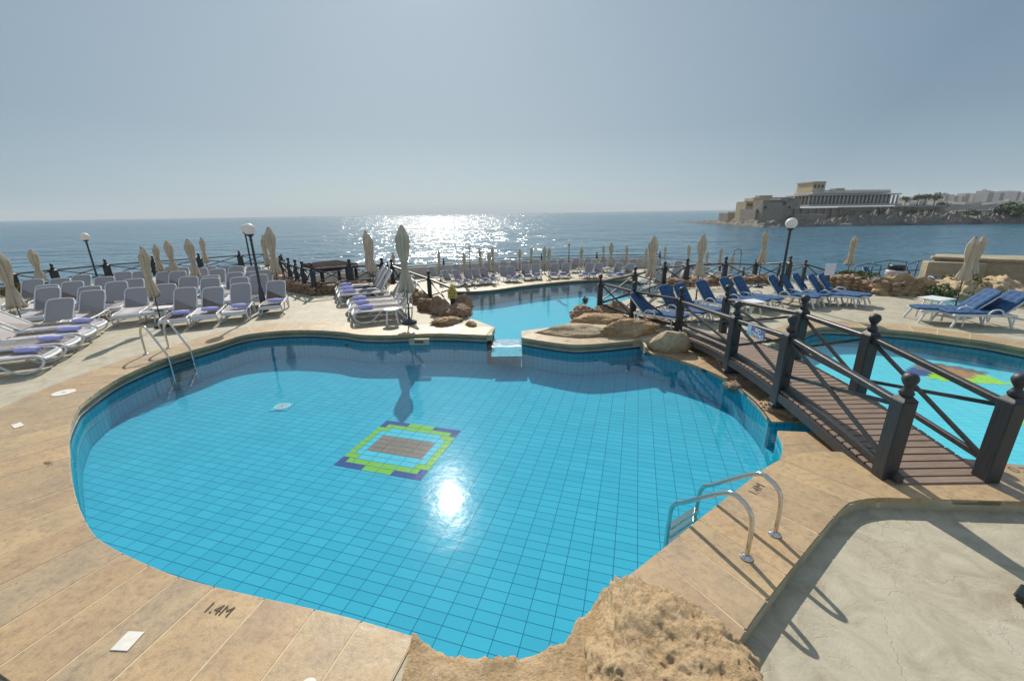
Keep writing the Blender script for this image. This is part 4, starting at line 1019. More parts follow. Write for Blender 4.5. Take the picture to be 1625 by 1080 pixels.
# yellow triangular warning plate
t = thing('warning_sign', sp+Vector((0, -0.085, 0.62)), 0, 'yellow plate with a black warning triangle on the post beside the lower pool', 'sign')
bm = bmesh.new()
def prism(bm, P, y0, y1, mi=0):
    a = [bm.verts.new((x, y0, z)) for x, z in P]; b = [bm.verts.new((x, y1, z)) for x, z in P]; n = len(P)
    bm.faces.new(a).material_index = mi; bm.faces.new(b[::-1]).material_index = mi
    for i in range(n): bm.faces.new((a[i], b[i], b[(i+1) % n], a[(i+1) % n])).material_index = mi
prism(bm, [(-0.14, -0.17), (0.14, -0.17), (0.14, 0.06), (0.02, 0.26), (-0.02, 0.26), (-0.14, 0.06)], 0, 0.012); build('plate', bm, 'sign_yellow', t)
bm = bmesh.new(); tri = [(-0.10, -0.03), (0.10, -0.03), (0, 0.15)]
for (x0, z0), (x1, z1) in zip(tri, tri[1:]+tri[:1]): beam(bm, (x0, -0.003, z0), (x1, -0.003, z1), 0.004, 0.018, up=Vector((0, 1, 0)).cross(Vector((x1-x0, 0, z1-z0))).normalized())
box(bm, (0, -0.003, 0.055), (0.014, 0.004, 0.07)); box(bm, (0, -0.003, 0.0), (0.016, 0.004, 0.016)); box(bm, (0, -0.003, -0.09), (0.18, 0.004, 0.016)); box(bm, (0, -0.003, -0.125), (0.14, 0.004, 0.014))
build('symbol', bm, 'ink', t)
# ---- footbridge
BX0, BX1 = 4.16, 5.22
def bz(y):                                       # gentle arch of the walking surface
    u = (y-3.95)/(9.6-3.95); return 0.02+0.24*math.sin(PI*max(0, min(1, u)))
br = thing('footbridge', (4.69, 4.0, 0), 0, 'dark timber footbridge with crossed railings and ball finials over the channel', 'bridge')
O = Vector((4.69, 4.0, 0))
bm = bmesh.new(); rnd = random.Random(5); y = 3.86
lay = None
while y < 9.7:
    w_ = 0.118; z = bz(y); z2 = bz(y+w_)
    beam(bm, (BX0-0.045-O.x, y+w_/2-O.y, (z+z2)/2-0.014+rnd.uniform(-.002, .002)), (BX1+0.08-O.x+rnd.uniform(-.008, .008), y+w_/2-O.y, (z+z2)/2-0.014), w_-0.014, 0.028, up=Vector((0, -(z2-z), w_)).normalized(), bev=0.004)
    y += w_+0.004
build('deck_planks', bm, 'plank', br, label='row of worn brown boards with dark gaps')
def arc_beam(x, dz_, w, h, y0=3.86, y1=9.7, n=14):
    bm = bmesh.new(); P = [(x, y0+(y1-y0)*i/n) for i in range(n+1)]; rows = []
    for X, Y in P:
        z = bz(Y)+dz_; rows.append([bm.verts.new((X+sx*w/2-O.x, Y-O.y, z+sz*h/2)) for sx, sz in ((-1, -1), (1, -1), (1, 1), (-1, 1))])
    for A, B in zip(rows, rows[1:]):
        for k in range(4): bm.faces.new((A[k], A[(k+1) % 4], B[(k+1) % 4], B[k]))
    bm.faces.new(rows[0]); bm.faces.new(rows[-1]); return bm
for x in (BX0-0.03, BX1-0.02): build('side_beam', arc_beam(x, -0.10, 0.09, 0.13), 'rail_wood', br)
build('side_beam', arc_beam(BX0+0.04, 0.043, 0.07, 0.085), 'rail_wood', br)
postL = [(4.16, 4.02, 0.0, 1.25), (4.16, 5.95, -0.05, 1.46), (4.16, 7.47, -0.07, 1.37), (4.17, 10.04, 0.0, 1.12)]
postR = [(5.22, 3.94, 0.0, 1.26), (5.21, 5.77, 0.10, 1.35), (5.22, 7.25, 0.10, 1.34), (5.22, 9.9, -0.02, 1.20)]
for side_, P in (('L', postL), ('R', postR)):
    for i, (x, y, z, h) in enumerate(P):
        a, b = post_bm(h, 0.165 if i < 3 else 0.15, 0.072)
        for q in (a, b): bmesh.ops.translate(q, verts=q.verts, vec=Vector((x, y, z))-O)
        po = build('post', a, 'dark_wood', br); build('finial', b, 'dark_wood', po)
        if i in (1, 2) and side_ == 'L':
            bm = bmesh.new(); box(bm, (x+0.1-O.x, y-O.y, z-0.0), (0.42, 0.12, 0.07), bev=0.01); build('bearer', bm, 'dark_wood', br)
    for (x0, y0, z0, h0), (x1, y1, z1, h1) in zip(P, P[1:]):
        a = Vector((x0, y0+0.082, z0+h0-0.36))-O; b = Vector((x1, y1-0.082, z1+h1-0.36))-O
        bm = bmesh.new(); beam(bm, a, b, 0.085, 0.075, bev=0.01); build('top_rail', bm, 'rail_wood', br)
        a2 = Vector((x0, y0+0.082, bz(y0)+0.20))-O; b2 = Vector((x1, y1-0.082, bz(y1)+0.20))-O
        if side_ == 'R' or y0 > 7:
            bm = bmesh.new(); beam(bm, a2, b2, 0.05, 0.07, bev=0.008); build('bottom_rail', bm, 'rail_wood', br)
        up = Vector((0, 0, 1)); s = Vector((0.021, 0, 0))
        bm = bmesh.new(); beam(bm, a-up*0.04+s, b2+up*0.03+s, 0.036, 0.042); build('brace', bm, 'rail_wood', br)
        bm = bmesh.new(); beam(bm, a2+up*0.03-s, b-up*0.04-s, 0.036, 0.042); build('brace', bm, 'rail_wood', br)
# NO DIVING plate on the left railing
def text_mesh(name, s, size, mat, parent=None, ext=0.0015, align='CENTER'):
    cu = bpy.data.curves.new(name, 'FONT'); cu.body = s; cu.size = size; cu.extrude = ext; cu.align_x = align; cu.align_y = 'CENTER'
    tmp = bpy.data.objects.new('tmp', cu); COL.objects.link(tmp)
    me = bpy.data.meshes.new_from_object(tmp.evaluated_get(bpy.context.evaluated_depsgraph_get())); bpy.data.objects.remove(tmp)
    me.materials.clear(); me.materials.append(M[mat]); o = bpy.data.objects.new(name, me); link(o, parent); return o
a = Vector((4.16, 5.95+.08, 1.46-.05-.36)); b = Vector((4.16, 7.47-.08, 1.37-.07-.36)); mid = a.lerp(b, 0.50)
nd = thing('no_diving_sign', mid+Vector((-0.056, 0, -0.03)), -PI/2, 'small blue and white NO DIVING plate fixed to the footbridge rail', 'sign')
sl = -math.atan2(b.z-a.z, b.y-a.y)
bm = bmesh.new(); box(bm, (0, 0, -0.05), (0.50, 0.008, 0.17)); p_ = build('plate', bm, 'sign_blue', nd)
bm = bmesh.new(); box(bm, (-0.185, -0.006, -0.05), (0.125, 0.004, 0.16)); build('pictogram_panel', bm, 'sign_cyan', p_)
bm = bmesh.new(); beam(bm, (-0.235, -0.010, -0.11), (-0.14, -0.010, 0.01), 0.003, 0.014, up=Vector((1, 0, -1))); beam(bm, (-0.19, -0.010, -0.01), (-0.14, -0.010, -0.05), 0.003, 0.02, up=Vector((1, 0, 1))); box(bm, (-0.13, -0.010, -0.075), (0.02, 0.003, 0.02)); build('pictogram', bm, 'letter_white', p_)
for s_, z_ in (('NO', -0.008), ('DIVING', -0.09)):
    q_ = text_mesh('lettering', s_, 0.10, 'letter_white', p_); q_.rotation_euler = (PI/2, 0, 0); q_.location = (0.06, -0.0065, z_)
# railing from the bridge round the boulders and up behind the blue loungers
rA = [Vector((4.16, 10.04, 0.0)), G(1003, 508, 0.0), solve_post((951, 489), 432.7, 1.12)]
railing('railing', rA, 'dark crossed railing leading from the footbridge over the boulders towards the lower pool', h=1.08, top=0.80, low=0.14, w=0.15, skip_posts=(0,))
rB = [rA[2], solve_post((1005, 474), 423, 1.12), solve_post((1052, 456), 414, 1.12), solve_post((1087, 455), 409.6, 1.12), solve_post((1147, 452), 406.7, 1.12), solve_post((1195, 449), 410, 1.12), solve_post((1248, 448), 405.5, 1.12)]
railing('railing', rB, 'dark crossed railing behind the blue loungers along the edge above the sea', h=1.12, top=0.84, low=0.18, w=0.16, skip_posts=(0,))
rC = [solve_post((1233, 446), 418, 1.0), solve_post((1273, 447), 412, 1.0), solve_post((1311, 458), 424, 1.0)]
railing('railing', rC, 'short dark railing ending at the white notice board', h=1.0, top=0.80, low=0.2, w=0.12, skip_posts=(2,))
# notice board
nb_ = thing('notice_board', G(1308, 462, 0), 0, 'blank pale notice board at the end of the right terrace railing', 'sign')
bm = bmesh.new(); box(bm, (0, 0, 0.33), (0.12, 0.12, 0.66), bev=0.01); build('post', bm, 'dark_wood', nb_)
bm = bmesh.new(); box(bm, (0, -0.07, 0.80), (0.36, 0.03, 0.42), bev=0.008); build('board', bm, 'sign_white', nb_)
# lower terrace wall and rail, pergola
wt = [Vector((x, y, 0)) for x, y in far_edge[2:9]]; wt = [p for p in wt]
bm = bmesh.new()
for p, q in zip(wt, wt[1:]): beam(bm, (p.x, p.y, Z2+0.39), (q.x, q.y, Z2+0.39), 0.25, 0.80)
o = build('low_wall', bm, 'white_wall'); tag(o, 'low whitewashed wall curving behind the lower terrace loungers', 'wall')
pts = []
for p, q in zip(wt, wt[1:]):
    n_ = max(1, round((q-p).length/4.2)); pts += [p.lerp(q, i/n_) for i in range(n_)]
pts.append(wt[-1]); pts = [Vector((p.x, p.y+0.15, Z2+0.3)) for p in pts]
railing('railing', pts, 'thin dark handrail on posts above the whitewashed wall of the lower terrace', h=1.05, top=0.78, low=0.55, w=0.14, brace='')
pb = [Vector((13.2, 37.2, Z2)), Vector((14.8, 35.0, Z2)), Vector((16.0, 32.0, Z2)), Vector((15.9, 28.5, Z2)), Vector((15.7, 25.0, Z2))]
railing('railing', pb, 'thin dark railing on the seaward side of the lower terrace behind the right umbrellas', h=1.05, top=0.8, low=0.2, w=0.12, brace='')
# pergola: flat slatted roof on posts, on the lower terrace
pc = [atY(477, 410, 25.5), atY(535, 404.5, 27.5), atY(566, 411, 25.3), atY(507, 418, 23.0)]
pg = thing('pergola', (pc[0].x, pc[0].y, Z2), 0, 'dark slatted pergola roof on square posts beyond the rubble wall', 'pergola')
o0 = Vector((pc[0].x, pc[0].y, Z2)); zt = -0.02
corners = [Vector((p.x, p.y, zt)) for p in pc]
for p in corners+[corners[0].lerp(corners[3], .5), corners[1].lerp(corners[2], .5)]:
    c_ = sum(corners, Vector())/4; p2 = p.lerp(c_, 0.08)
    bm = bmesh.new(); beam(bm, (p2.x-o0.x, p2.y-o0.y, 0), (p2.x-o0.x, p2.y-o0.y, zt-o0.z-0.05), 0.15, 0.15, up=Vector((1, 0, 0))); build('post', bm, 'matte_wood', pg)
for i in range(4):
    bm = bmesh.new(); beam(bm, corners[i]-o0, corners[(i+1) % 4]-o0, 0.10, 0.16); build('beam', bm, 'matte_wood', pg)
bm = bmesh.new()
for i in range(24):
    t_ = (i+0.5)/24; a = corners[0].lerp(corners[1], t_)-o0; b = corners[3].lerp(corners[2], t_)-o0; d = (b-a)*0.06
    beam(bm, a-d+Vector((0, 0, .12)), b+d+Vector((0, 0, .12+0.02*math.sin(i*2.3))), 0.055, 0.05)
build('roof_slats', bm, 'matte_wood', pg)
# ---------------------------------------------------------------- ladders
def ladder(base_a, base_b, inward, label, rise=0.62, reach=0.62, drop=0.72, treads=4):
    """two bent handrails from flanges, over the edge, down into the water"""
    A, B = Vector(base_a), Vector(base_b); n = Vector((*inward, 0)).normalized()
    c = (A+B)/2; t = thing('pool_ladder', c, 0, label, 'ladder')
    for p in (A, B):
        q = p-c
        P = [q+Vector((0, 0, 0.01)), q+Vector((0, 0, rise*0.55)), q+n*0.03+Vector((0, 0, rise*0.85)), q+n*0.13+Vector((0, 0, rise)), q+n*0.26+Vector((0, 0, rise*0.97)), q+n*(reach*0.8)+Vector((0, 0, rise*0.38)), q+n*reach+Vector((0, 0, rise*0.1)), q+n*(reach+0.03)+Vector((0, 0, -0.16)), q+n*(reach+0.03)+Vector((0, 0, -drop+0.1)), q+n*(reach-0.05)+Vector((0, 0, -drop))]
        bm = bmesh.new(); cc = catmull(P, 6); tube(bm, cc, 0.0215, 12); build('handrail', bm, 'steel', t)
        bm = bmesh.new(); lathe(bm, [(0.055, 0.0), (0.055, 0.008), (0.045, 0.018), (0.026, 0.026), (0.024, 0.03)], tuple(q), 20); build('flange', bm, 'steel', t)
    for i in range(treads):
        z = -0.24-i*0.11
        bm = bmesh.new(); a = A-c+n*(reach+0.03); b = B-c+n*(reach+0.03)
        beam(bm, a+Vector((0, 0, z)), b+Vector((0, 0, z)), 0.07, 0.03, bev=0.006); build('tread', bm, 'dark_metal' if treads > 3 else 'steel', t)
    return t
A, B = G(1184, 884), G(1229, 847)
dirn = Vector((-(B-A).y, (B-A).x, 0)).normalized()
ladder(A, B, (dirn.x, dirn.y), 'steel pool ladder at the near right edge above the big rock', 0.52, 0.74, 0.70, 3)
A, B = G(232, 562), G(268, 552)
ladder(A, B, (0.93, -0.36), 'steel pool ladder with dark treads at the far left edge of the pool', 0.64, 0.74, 0.85, 4)
# ---------------------------------------------------------------- white stools and tables
def stool(w=0.42, h=0.42, round_=True):
    t = thing('side_table', (0, 0, 0), 0, 'x', 'side table')
    bm = bmesh.new()
    if round_: lathe(bm, [(w/2*0.93, h-0.045), (w/2, h-0.035), (w/2*1.02, h-0.012), (w/2*0.97, h)], seg=24)
    else: box(bm, (0, 0, h-0.02), (w*1.15, w, 0.035), bev=0.012)
    build('table_top', bm, 'white_plastic', t)
    for sx_ in (-1, 1):
        for sy in (-1, 1):
            bm = bmesh.new(); beam(bm, (sx_*w*0.27, sy*w*0.27, h-0.04), (sx_*w*0.37, sy*w*0.37, 0), 0.055, 0.025, up=Vector((sx_, sy, 0)), bev=0.006); build('leg', bm, 'white_plastic', t)
    return t
ST, SQ = stool(), stool(0.5, 0.42, False)
for pr, p, rz, lab, s_ in [(ST, (623, 513), 0.3, 'small round white stool beside the tall umbrella and sideways loungers', 1.0), (ST, (263, 509), 0.1, 'round white table behind the umbrella base near the left ladder', 1.15), (ST, (447, 452), 0.2, 'round white table tucked under the umbrella at the stone wall', 1.0), (SQ, (1480, 495), 0.3, 'low white square table in front of the right edge loungers', 1.15), (SQ, (1190, 500), 0.2, 'white square table behind the footbridge railing', 1.0), (SQ, (1268, 478), 0.2, 'white square table half hidden under the blue loungers by the lamp', 0.9)]:
    place(pr, G(*p), rz, lab, 'white side tables', (s_, s_, s_ if s_ < 1.1 else 1.0))
# ---------------------------------------------------------------- rocks
def rock(name, c, size, rz, seed, mat, label, cat='rock', sub=4, cuts=7, amp=0.16, group=None, rough=1.0, tilt=0.0, sink=0.0):
    rnd = random.Random(seed); bm = bmesh.new(); bmesh.ops.create_icosphere(bm, subdivisions=sub, radius=1)
    planes = []
    for _ in range(cuts):
        n_ = Vector((rnd.uniform(-1, 1), rnd.uniform(-1, 1), rnd.uniform(-0.5, 1))).normalized(); planes.append((n_, rnd.uniform(0.60, 0.84)))
    for v in bm.verts:
        p = v.co.copy()
        for n_, d in planes:
            k_ = p.dot(n_)
            if k_ > d: p -= n_*(k_-d)*0.93
        o = Vector((seed*3.1, seed*1.7, 0))
        f = noise.fractal(p*1.3+o, 1.0, 2.0, 4)*amp+noise.fractal(p*5.2+o, 0.9, 2.1, 5)*amp*0.35*rough+noise.fractal(p*19+o, 0.7, 2.1, 3)*amp*0.10*rough
        v.co = p*(1+f)
    T = Matrix.Rotation(rz, 4, 'Z') @ Matrix.Rotation(tilt, 4, 'X') @ Matrix.Diagonal((*size, 1))
    bmesh.ops.transform(bm, matrix=T, verts=bm.verts)
    for f in bm.faces: f.smooth = True
    o = build(name, bm, mat, None, 'keep'); o.data.set_sharp_from_angle(angle=1.1)
    o.location = (c[0], c[1], c[2]+size[2]*0.0-sink)
    tag(o, label, cat, group); return o
rock('rock', (0.86, 1.80, 0.02), (0.62, 0.78, 0.68), 0.15, 11, 'rock_near', 'big rough ochre boulder on the pool edge in the foreground', sub=7, cuts=6, amp=0.18, rough=1.15)
bm = bmesh.new(); E_ = resample([c2[-1]]+near_gap+[c1[-1]], 0.025); g = []
nv = 34
for i, p in enumerate(E_):
    j_ = 0.05*noise.fractal(Vector((p.x*5, p.y*5, 1)), 0.8, 2, 4); rw = []
    for k_ in range(nv+1):
        v = k_/nv; y = p.y+0.035+j_-1.05*max(0, v-0.06)/0.94
        q = Vector((p.x, y, 0))
        z = 0.055*noise.fractal(Vector((q.x*2.2, q.y*2.2, 5)), 0.9, 2, 5)+0.02*noise.fractal(Vector((q.x*14, q.y*14, 2)), 0.8, 2, 4)+0.065
        if k_ < 2: z = -0.24+k_*0.10
        elif k_ == 2: z = min(z, 0.02)-0.03
        rw.append(bm.verts.new((q.x, q.y, z)))
    g.append(rw)
for i in range(len(g)-1):
    for k_ in range(nv): f = bm.faces.new((g[i][k_], g[i+1][k_], g[i+1][k_+1], g[i][k_+1])); f.smooth = True
lo_ = [[bm.verts.new((v.co.x, v.co.y, -0.26)) for v in (rw[0], rw[-1])] for rw in (g[0], g[-1])]
o = build('rock_shelf', bm, 'rock_near', None); tag(o, 'low rugged rock shelf replacing the slabs along the near pool edge', 'rock')
# island boulders
for nm, p, size, rz, sd_, mt, lab, z_ in [
 ('boulder', (905, 528), (0.95, 0.42, 0.20), -0.08, 31, 'rock_grey', 'long smooth flat boulder on the island slabs beside the weir', 0.02),
 ('boulder', (1000, 530), (0.82, 0.34, 0.26), 0.16, 32, 'rock', 'angular ochre boulder with a flat slanting top in the middle of the island', 0.10),
 ('boulder', (1062, 543), (0.46, 0.25, 0.33), -0.25, 36, 'rock_grey', 'smooth pale grey boulder with a flat face left of the footbridge', -0.02),
 ('boulder', (955, 508), (0.85, 0.5, 0.24), 0.1, 34, 'rock', 'rough boulder behind the flat one on the island', 0.0),
 ('boulder', (930, 497), (0.55, 0.5, 0.40), 0.4, 35, 'rock_red', 'reddish craggy boulder dropping towards the lower pool', -0.15),
 ('boulder', (975, 492), (0.6, 0.55, 0.36), 0.8, 37, 'rock_red', 'brown craggy boulder at the foot of the railing corner', -0.1),
 ('boulder', (1030, 513), (0.55, 0.4, 0.22), 0.1, 38, 'rock', 'low tawny boulder under the railing behind the island', 0.0)]:
    g_ = G(*p); rock(nm, (g_.x, g_.y, z_), size, rz, sd_, mt, lab, sub=5, cuts=9, amp=0.11 if mt == 'rock_grey' else 0.17, rough=0.6 if mt == 'rock_grey' else 1.9, group=None)
rr = random.Random(77)
# rocky edge left of the lower pool
for i, (p, s_, lab, mt) in enumerate([
 ((700, 497), (0.42, 0.4, 0.36), 'rounded brown boulder under the yellow warning sign, nearest the stool', 'rock_red'),
 ((727, 500), (0.40, 0.38, 0.30), 'craggy pinkish rock at the waterline below the warning post', 'rock_red'),
 ((712, 512), (0.50, 0.30, 0.14), 'low flat rock on the slabs between the tall umbrella and the weir', 'rock'),
 ((748, 516), (0.20, 0.13, 0.10), 'small loose tan stone lying on the slabs near the weir', 'rock'),
 ((684, 490), (0.40, 0.40, 0.34), 'shaded brown rock at the foot of the middle railing post', 'rock_red'),
 ((667, 478), (0.50, 0.40, 0.36), 'brown rock behind the backrests of the sideways loungers', 'rock_red'),
 ((735, 488), (0.30, 0.30, 0.35), 'upright reddish rock leaning over the lower pool', 'rock_red'),
 ((650, 468), (0.5, 0.4, 0.3), 'dark brown rock furthest up the stepped railing', 'rock_red')]):
    g_ = G(*p); rock('boulder', (g_.x, g_.y, s_[2]*0.25), s_, rr.uniform(0, 3), 50+i, mt, lab, sub=5, cuts=10, amp=0.26, rough=2.0)
# rocks along the bridge foot and channel mouth
for i, (p, s_, lab, mt, zz) in enumerate([
 (((4.45, 6.1)), (0.42, 0.40, 0.16), 'pitted yellow rock under the bridge at the channel mouth', 'rock', -0.20),
 (((4.42, 4.98)), (0.30, 0.30, 0.12), 'pitted pale rock beside the paving under the bridge beam', 'rock', -0.09),
 (((4.50, 7.2)), (0.35, 0.55, 0.20), 'brown rock under the middle of the bridge', 'rock_red', -0.2),
 (((4.45, 8.3)), (0.40, 0.55, 0.24), 'brown rock under the far half of the bridge', 'rock_red', -0.2)]):
    rock('rock', (p[0], p[1], zz), s_, rr.uniform(0, 3), 70+i, mt, lab, sub=5, cuts=6, amp=0.18, rough=1.5)
# right side boulders behind the deck
for i, (p, s_, lab, mt) in enumerate([
 ((1445, 468), (1.15, 0.7, 0.62), 'largest tan boulder behind the right terrace, right of the litter bin', 'rock'),
 ((1480, 472), (0.7, 0.6, 0.55), 'tan boulder right beside the largest one on the right terrace', 'rock'),
 ((1526, 476), (0.95, 0.7, 0.6), 'grey leafy looking boulder behind the overlapping umbrellas', 'rock_grey'),
 ((1565, 478), (0.9, 0.8, 0.62), 'grey boulder behind the right edge lounger', 'rock_grey'),
 ((1610, 480), (1.1, 0.9, 0.65), 'grey boulder at the right edge behind the cushions', 'rock_grey')]):
    g_ = G(*p); rock('boulder', (g_.x+0.2, g_.y+0.5, 0.05), s_, rr.uniform(0, 3), 90+i, mt, lab, sub=5, cuts=10, amp=0.24, rough=1.8)
# ---------------------------------------------------------------- rubble walls (stones modelled in one mesh each)
def rubble(name, pts, h, w, mat, label, seed=1, z0=0.0, s0=0.26):
    rnd = random.Random(seed); bm = bmesh.new()
    for p, q in zip(pts, pts[1:]):
        beam(bm, (p.x, p.y, z0+h/2-0.02), (q.x, q.y, z0+h/2-0.02), w*0.72, h-0.03)
        L = (q-p).length; d = (q-p).normalized(); n_ = Vector((-d.y, d.x, 0)); s = 0
        while s < L:
            st = rnd.uniform(0.7, 1.3)*s0
            z = z0
            while z < z0+h-0.03:
                hs = rnd.uniform(0.7, 1.2)*s0*0.55
                for sgn in (-1, 1):
                    c = p+d*(s+st/2+rnd.uniform(-.03, .03))+n_*sgn*w*0.33; v0 = len(bm.verts)
                    g = bmesh.ops.create_icosphere(bm, subdivisions=1, radius=1)
                    T = Matrix.Translation((c.x, c.y, z+hs/2)) @ Matrix.Rotation(math.atan2(d.y, d.x), 4, 'Z') @ Matrix.Rotation(rnd.uniform(-.3, .3), 4, 'Y') @ Matrix.Diagonal((st*0.6, w*0.26, hs*0.66, 1))
                    bmesh.ops.transform(bm, matrix=T, verts=g['verts'])
                    for v in g['verts']: v.co += Vector((rnd.uniform(-1, 1), rnd.uniform(-1, 1), rnd.uniform(-1, 1)))*0.018
                z += hs
            s += st
    o = build(name, bm, mat, None, 'keep'); tag(o, label, 'wall'); return o
rubble('stone_wall', [Vector((-12.6, 22.6, 0)), Vector((-10.1, 18.3, 0)), G(470, 461)+Vector((-0.1, 0.1, 0)), G(499, 466)], 0.36, 0.5, 'rock_red', 'low rubble stone wall under the railing that runs towards the camera', 3)
rubble('stone_wall', [G(503, 466), G(535, 464), G(566, 463), G(610, 457)], 0.36, 0.45, 'rock_red', 'low rubble stone wall in front of the pergola beside the sideways loungers', 4)
rubble('stone_wall', [G(1303, 452), G(1345, 457.5), G(1385, 463), G(1424, 468)], 0.42, 0.6, 'rock_red', 'low reddish rubble wall below the litter bin on the right terrace', 5)
rubble('stone_wall', [G(1062, 456)+Vector((0, .3, -.1)), G(1100, 458)+Vector((0, .5, 0)), G(1147, 455)+Vector((0, .4, 0)), G(1200, 452)+Vector((0, .4, 0)), G(1240, 452)+Vector((0, .6, 0))], 0.3, 0.55, 'rock_red', 'low rubble wall under the railing behind the blue loungers', 6)
# ---------------------------------------------------------------- plants
def plant(name, c, r_, h, n, mat, label, seed, leaf=0.06, cat='shrub'):
    rnd = random.Random(seed); t = thing(name, c, 0, label, cat); bm = bmesh.new()
    for _ in range(n):
        a = rnd.uniform(0, 2*PI); k_ = rnd.random()**0.5; z = rnd.random()
        lump = 0.75+0.35*noise.noise(Vector((math.cos(a)*1.5, math.sin(a)*1.5, z*2+seed)))
        p = Vector((math.cos(a)*r_*k_*lump, math.sin(a)*r_*k_*lump, h*z*lump*(1-0.4*k_)+0.02))
        n_ = Vector((rnd.gauss(0, 1), rnd.gauss(0, 1), rnd.gauss(0.4, 1))).normalized(); s = n_.orthogonal().normalized()*leaf*rnd.uniform(.6, 1.3); u = n_.cross(s).normalized()*leaf*0.45
        bm.faces.new([bm.verts.new(p+s), bm.verts.new(p+u), bm.verts.new(p-s), bm.verts.new(p-u)])
    build('foliage', bm, mat, t, 'keep')
    bm = bmesh.new()
    for i in range(5):
        a = i*1.3; tube(bm, [(0, 0, 0), (math.cos(a)*r_*.3, math.sin(a)*r_*.3, h*.4), (math.cos(a)*r_*.5, math.sin(a)*r_*.5, h*.7)], [0.02, 0.014, 0.006], 5)
    build('stem', bm, 'bark', t); return t
for p, r_, h, n, mt, lab, z_, lf in [
 ((36, 466), 0.8, 0.55, 900, 'foliage_dry', 'low olive green shrub by the railing at the far left', 0, .07),
 ((1354, 452), 0.8, 0.22, 500, 'foliage', 'bright green creeping plant on top of the right rubble wall', 0.36, .06),
 ((1424, 462), 0.35, 0.55, 400, 'foliage_dry', 'olive plant between the litter bin wall and the largest boulder', 0.1, .05),
 ((1500, 474), 0.7, 0.65, 900, 'foliage', 'dark green shrub in front of the boulders near the overlapping umbrellas', 0.0, .06),
 ((1535, 470), 0.8, 0.55, 900, 'foliage_dry', 'grey green spiky shrub over the boulders behind the plunge pool', 0.3, .07),
 ((928, 490), 0.12, 0.3, 60, 'foliage', 'tiny sprig growing on the reddish boulder above the lower pool', 0.15, .05),
 ((1062, 462), 0.5, 0.3, 300, 'foliage', 'green plant at the foot of the railing behind the paired blue loungers', 0.0, .05),
 ((610, 452), 0.7, 0.4, 600, 'foliage_dry', 'scrubby plant behind the sideways loungers below the railing', 0.0, .06)]:
    g_ = G(*p); plant('shrub', Vector((g_.x, g_.y, z_)), r_, h, n, mt, lab, int(p[0]), lf)
# ---------------------------------------------------------------- litter bin, side terrace rails, quay
lb = thing('litter_bin', G(1417, 451.5, 0.25), 0, 'round dark litter bin with a pale bag folded over its rim, above the rubble wall', 'bin')
lb.scale = (0.95, 0.95, 0.95)
bm = bmesh.new(); lathe(bm, [(0.24, 0), (0.25, 0.02), (0.28, 0.50), (0.29, 0.52)], seg=24); build('body', bm, 'black_plastic', lb)
bm = bmesh.new(); lathe(bm, [(0.288, 0.34), (0.31, 0.37), (0.315, 0.50), (0.30, 0.54), (0.27, 0.55), (0.25, 0.50)], seg=30, fn=lambda a, z: 1+0.03*math.sin(9*a+z*30)); build('bag', bm, 'bag', lb)
bm = bmesh.new(); lathe(bm, [(0.235, 0.52), (0.25, 0.70), (0.24, 0.73), (0.05, 0.735)], seg=24); build('lid', bm, 'black_plastic', lb)
def piperail(name, P, label, z=-0.75, h=0.95, posts=None, mat='dark_metal', r_=0.025):
    c = P[0]; t = thing(name, (c.x, c.y, z), 0, label, 'railing'); o0 = Vector((c.x, c.y, 0)); L = [Vector((p.x, p.y, 0))-o0 for p in P]
    bm = bmesh.new(); tube(bm, [L[0], L[0]+Vector((0, 0, h*0.9))]+[p+Vector((0, 0, h)) for p in L[1:-1]]+[L[-1]+Vector((0, 0, h*0.9)), L[-1]], r_, 6); build('handrail', bm, mat, t)
    bm = bmesh.new(); tube(bm, [p+Vector((0, 0, h*0.5)) for p in L], r_*0.7, 6); build('mid_rail', bm, mat, t)
    for p in L[1:-1]:
        bm = bmesh.new(); tube(bm, [p, p+Vector((0, 0, h))], r_, 6); build('post', bm, mat, t)
piperail('handrail', [G(1352, 449, -0.75), G(1372, 448, -0.75), G(1392, 448, -0.75)], 'curved dark handrail of the sea steps left of the litter bin')
piperail('handrail', [G(1380, 443, -0.75), G(1405, 441, -0.75), G(1433, 441, -0.75)], 'square dark handrail directly behind the litter bin')
piperail('handrail', [G(1434, 446, -0.75), G(1450, 443, -0.75), G(1472, 445, -0.75), G(1512, 447, -0.75)], 'dark handrail between the litter bin and the quay wall')
rk = thing('sunbathing_raft', G(1362, 452, -0.75)+Vector((0, 0, .05)), 0.1, 'thin white landing slab at the water by the sea steps', 'landing')
bm = bmesh.new(); box(bm, (0, 0, 0.03), (1.9, 0.5, 0.06), bev=0.01); build('slab', bm, 'white_wall', rk)
q0, q1 = atY(1479, 424, 19.0), atY(1640, 417, 15.0)
bm = bmesh.new(); zt = 0.62
Q = [(q0.x, q0.y), (q1.x+8, q1.y-2), (q1.x+10, q1.y+3), (q0.x+2.2, q0.y+2.2)]
sheet(bm, Q, zt, -6.2)
qw = build('quay_wall', bm, 'quay'); tag(qw, 'long tan stone quay wall running off to the right edge', 'wall')
bm = bmesh.new(); a = Vector((Q[0][0], Q[0][1], zt+0.06)); b = Vector((Q[1][0], Q[1][1], zt+0.06)); nn = Vector((0.25, 0.95, 0)).normalized()*0.22
beam(bm, a+nn, b+nn, 0.6, 0.12, bev=0.02); build('coping_stones', bm, 'quay', qw)
bm = bmesh.new(); a0 = Vector((q0.x-0.45, q0.y+0.3, -0.75)); 
bm2 = bmesh.new(); box(bm2, (q0.x+0.35, q0.y-0.55, -0.1), (1.9, 0.7, 1.3), rz=-0.45, bev=0.03); pe = build('quay_end_block', bm2, 'quay'); tag(pe, 'tan stone block at the near end of the quay wall', 'block')
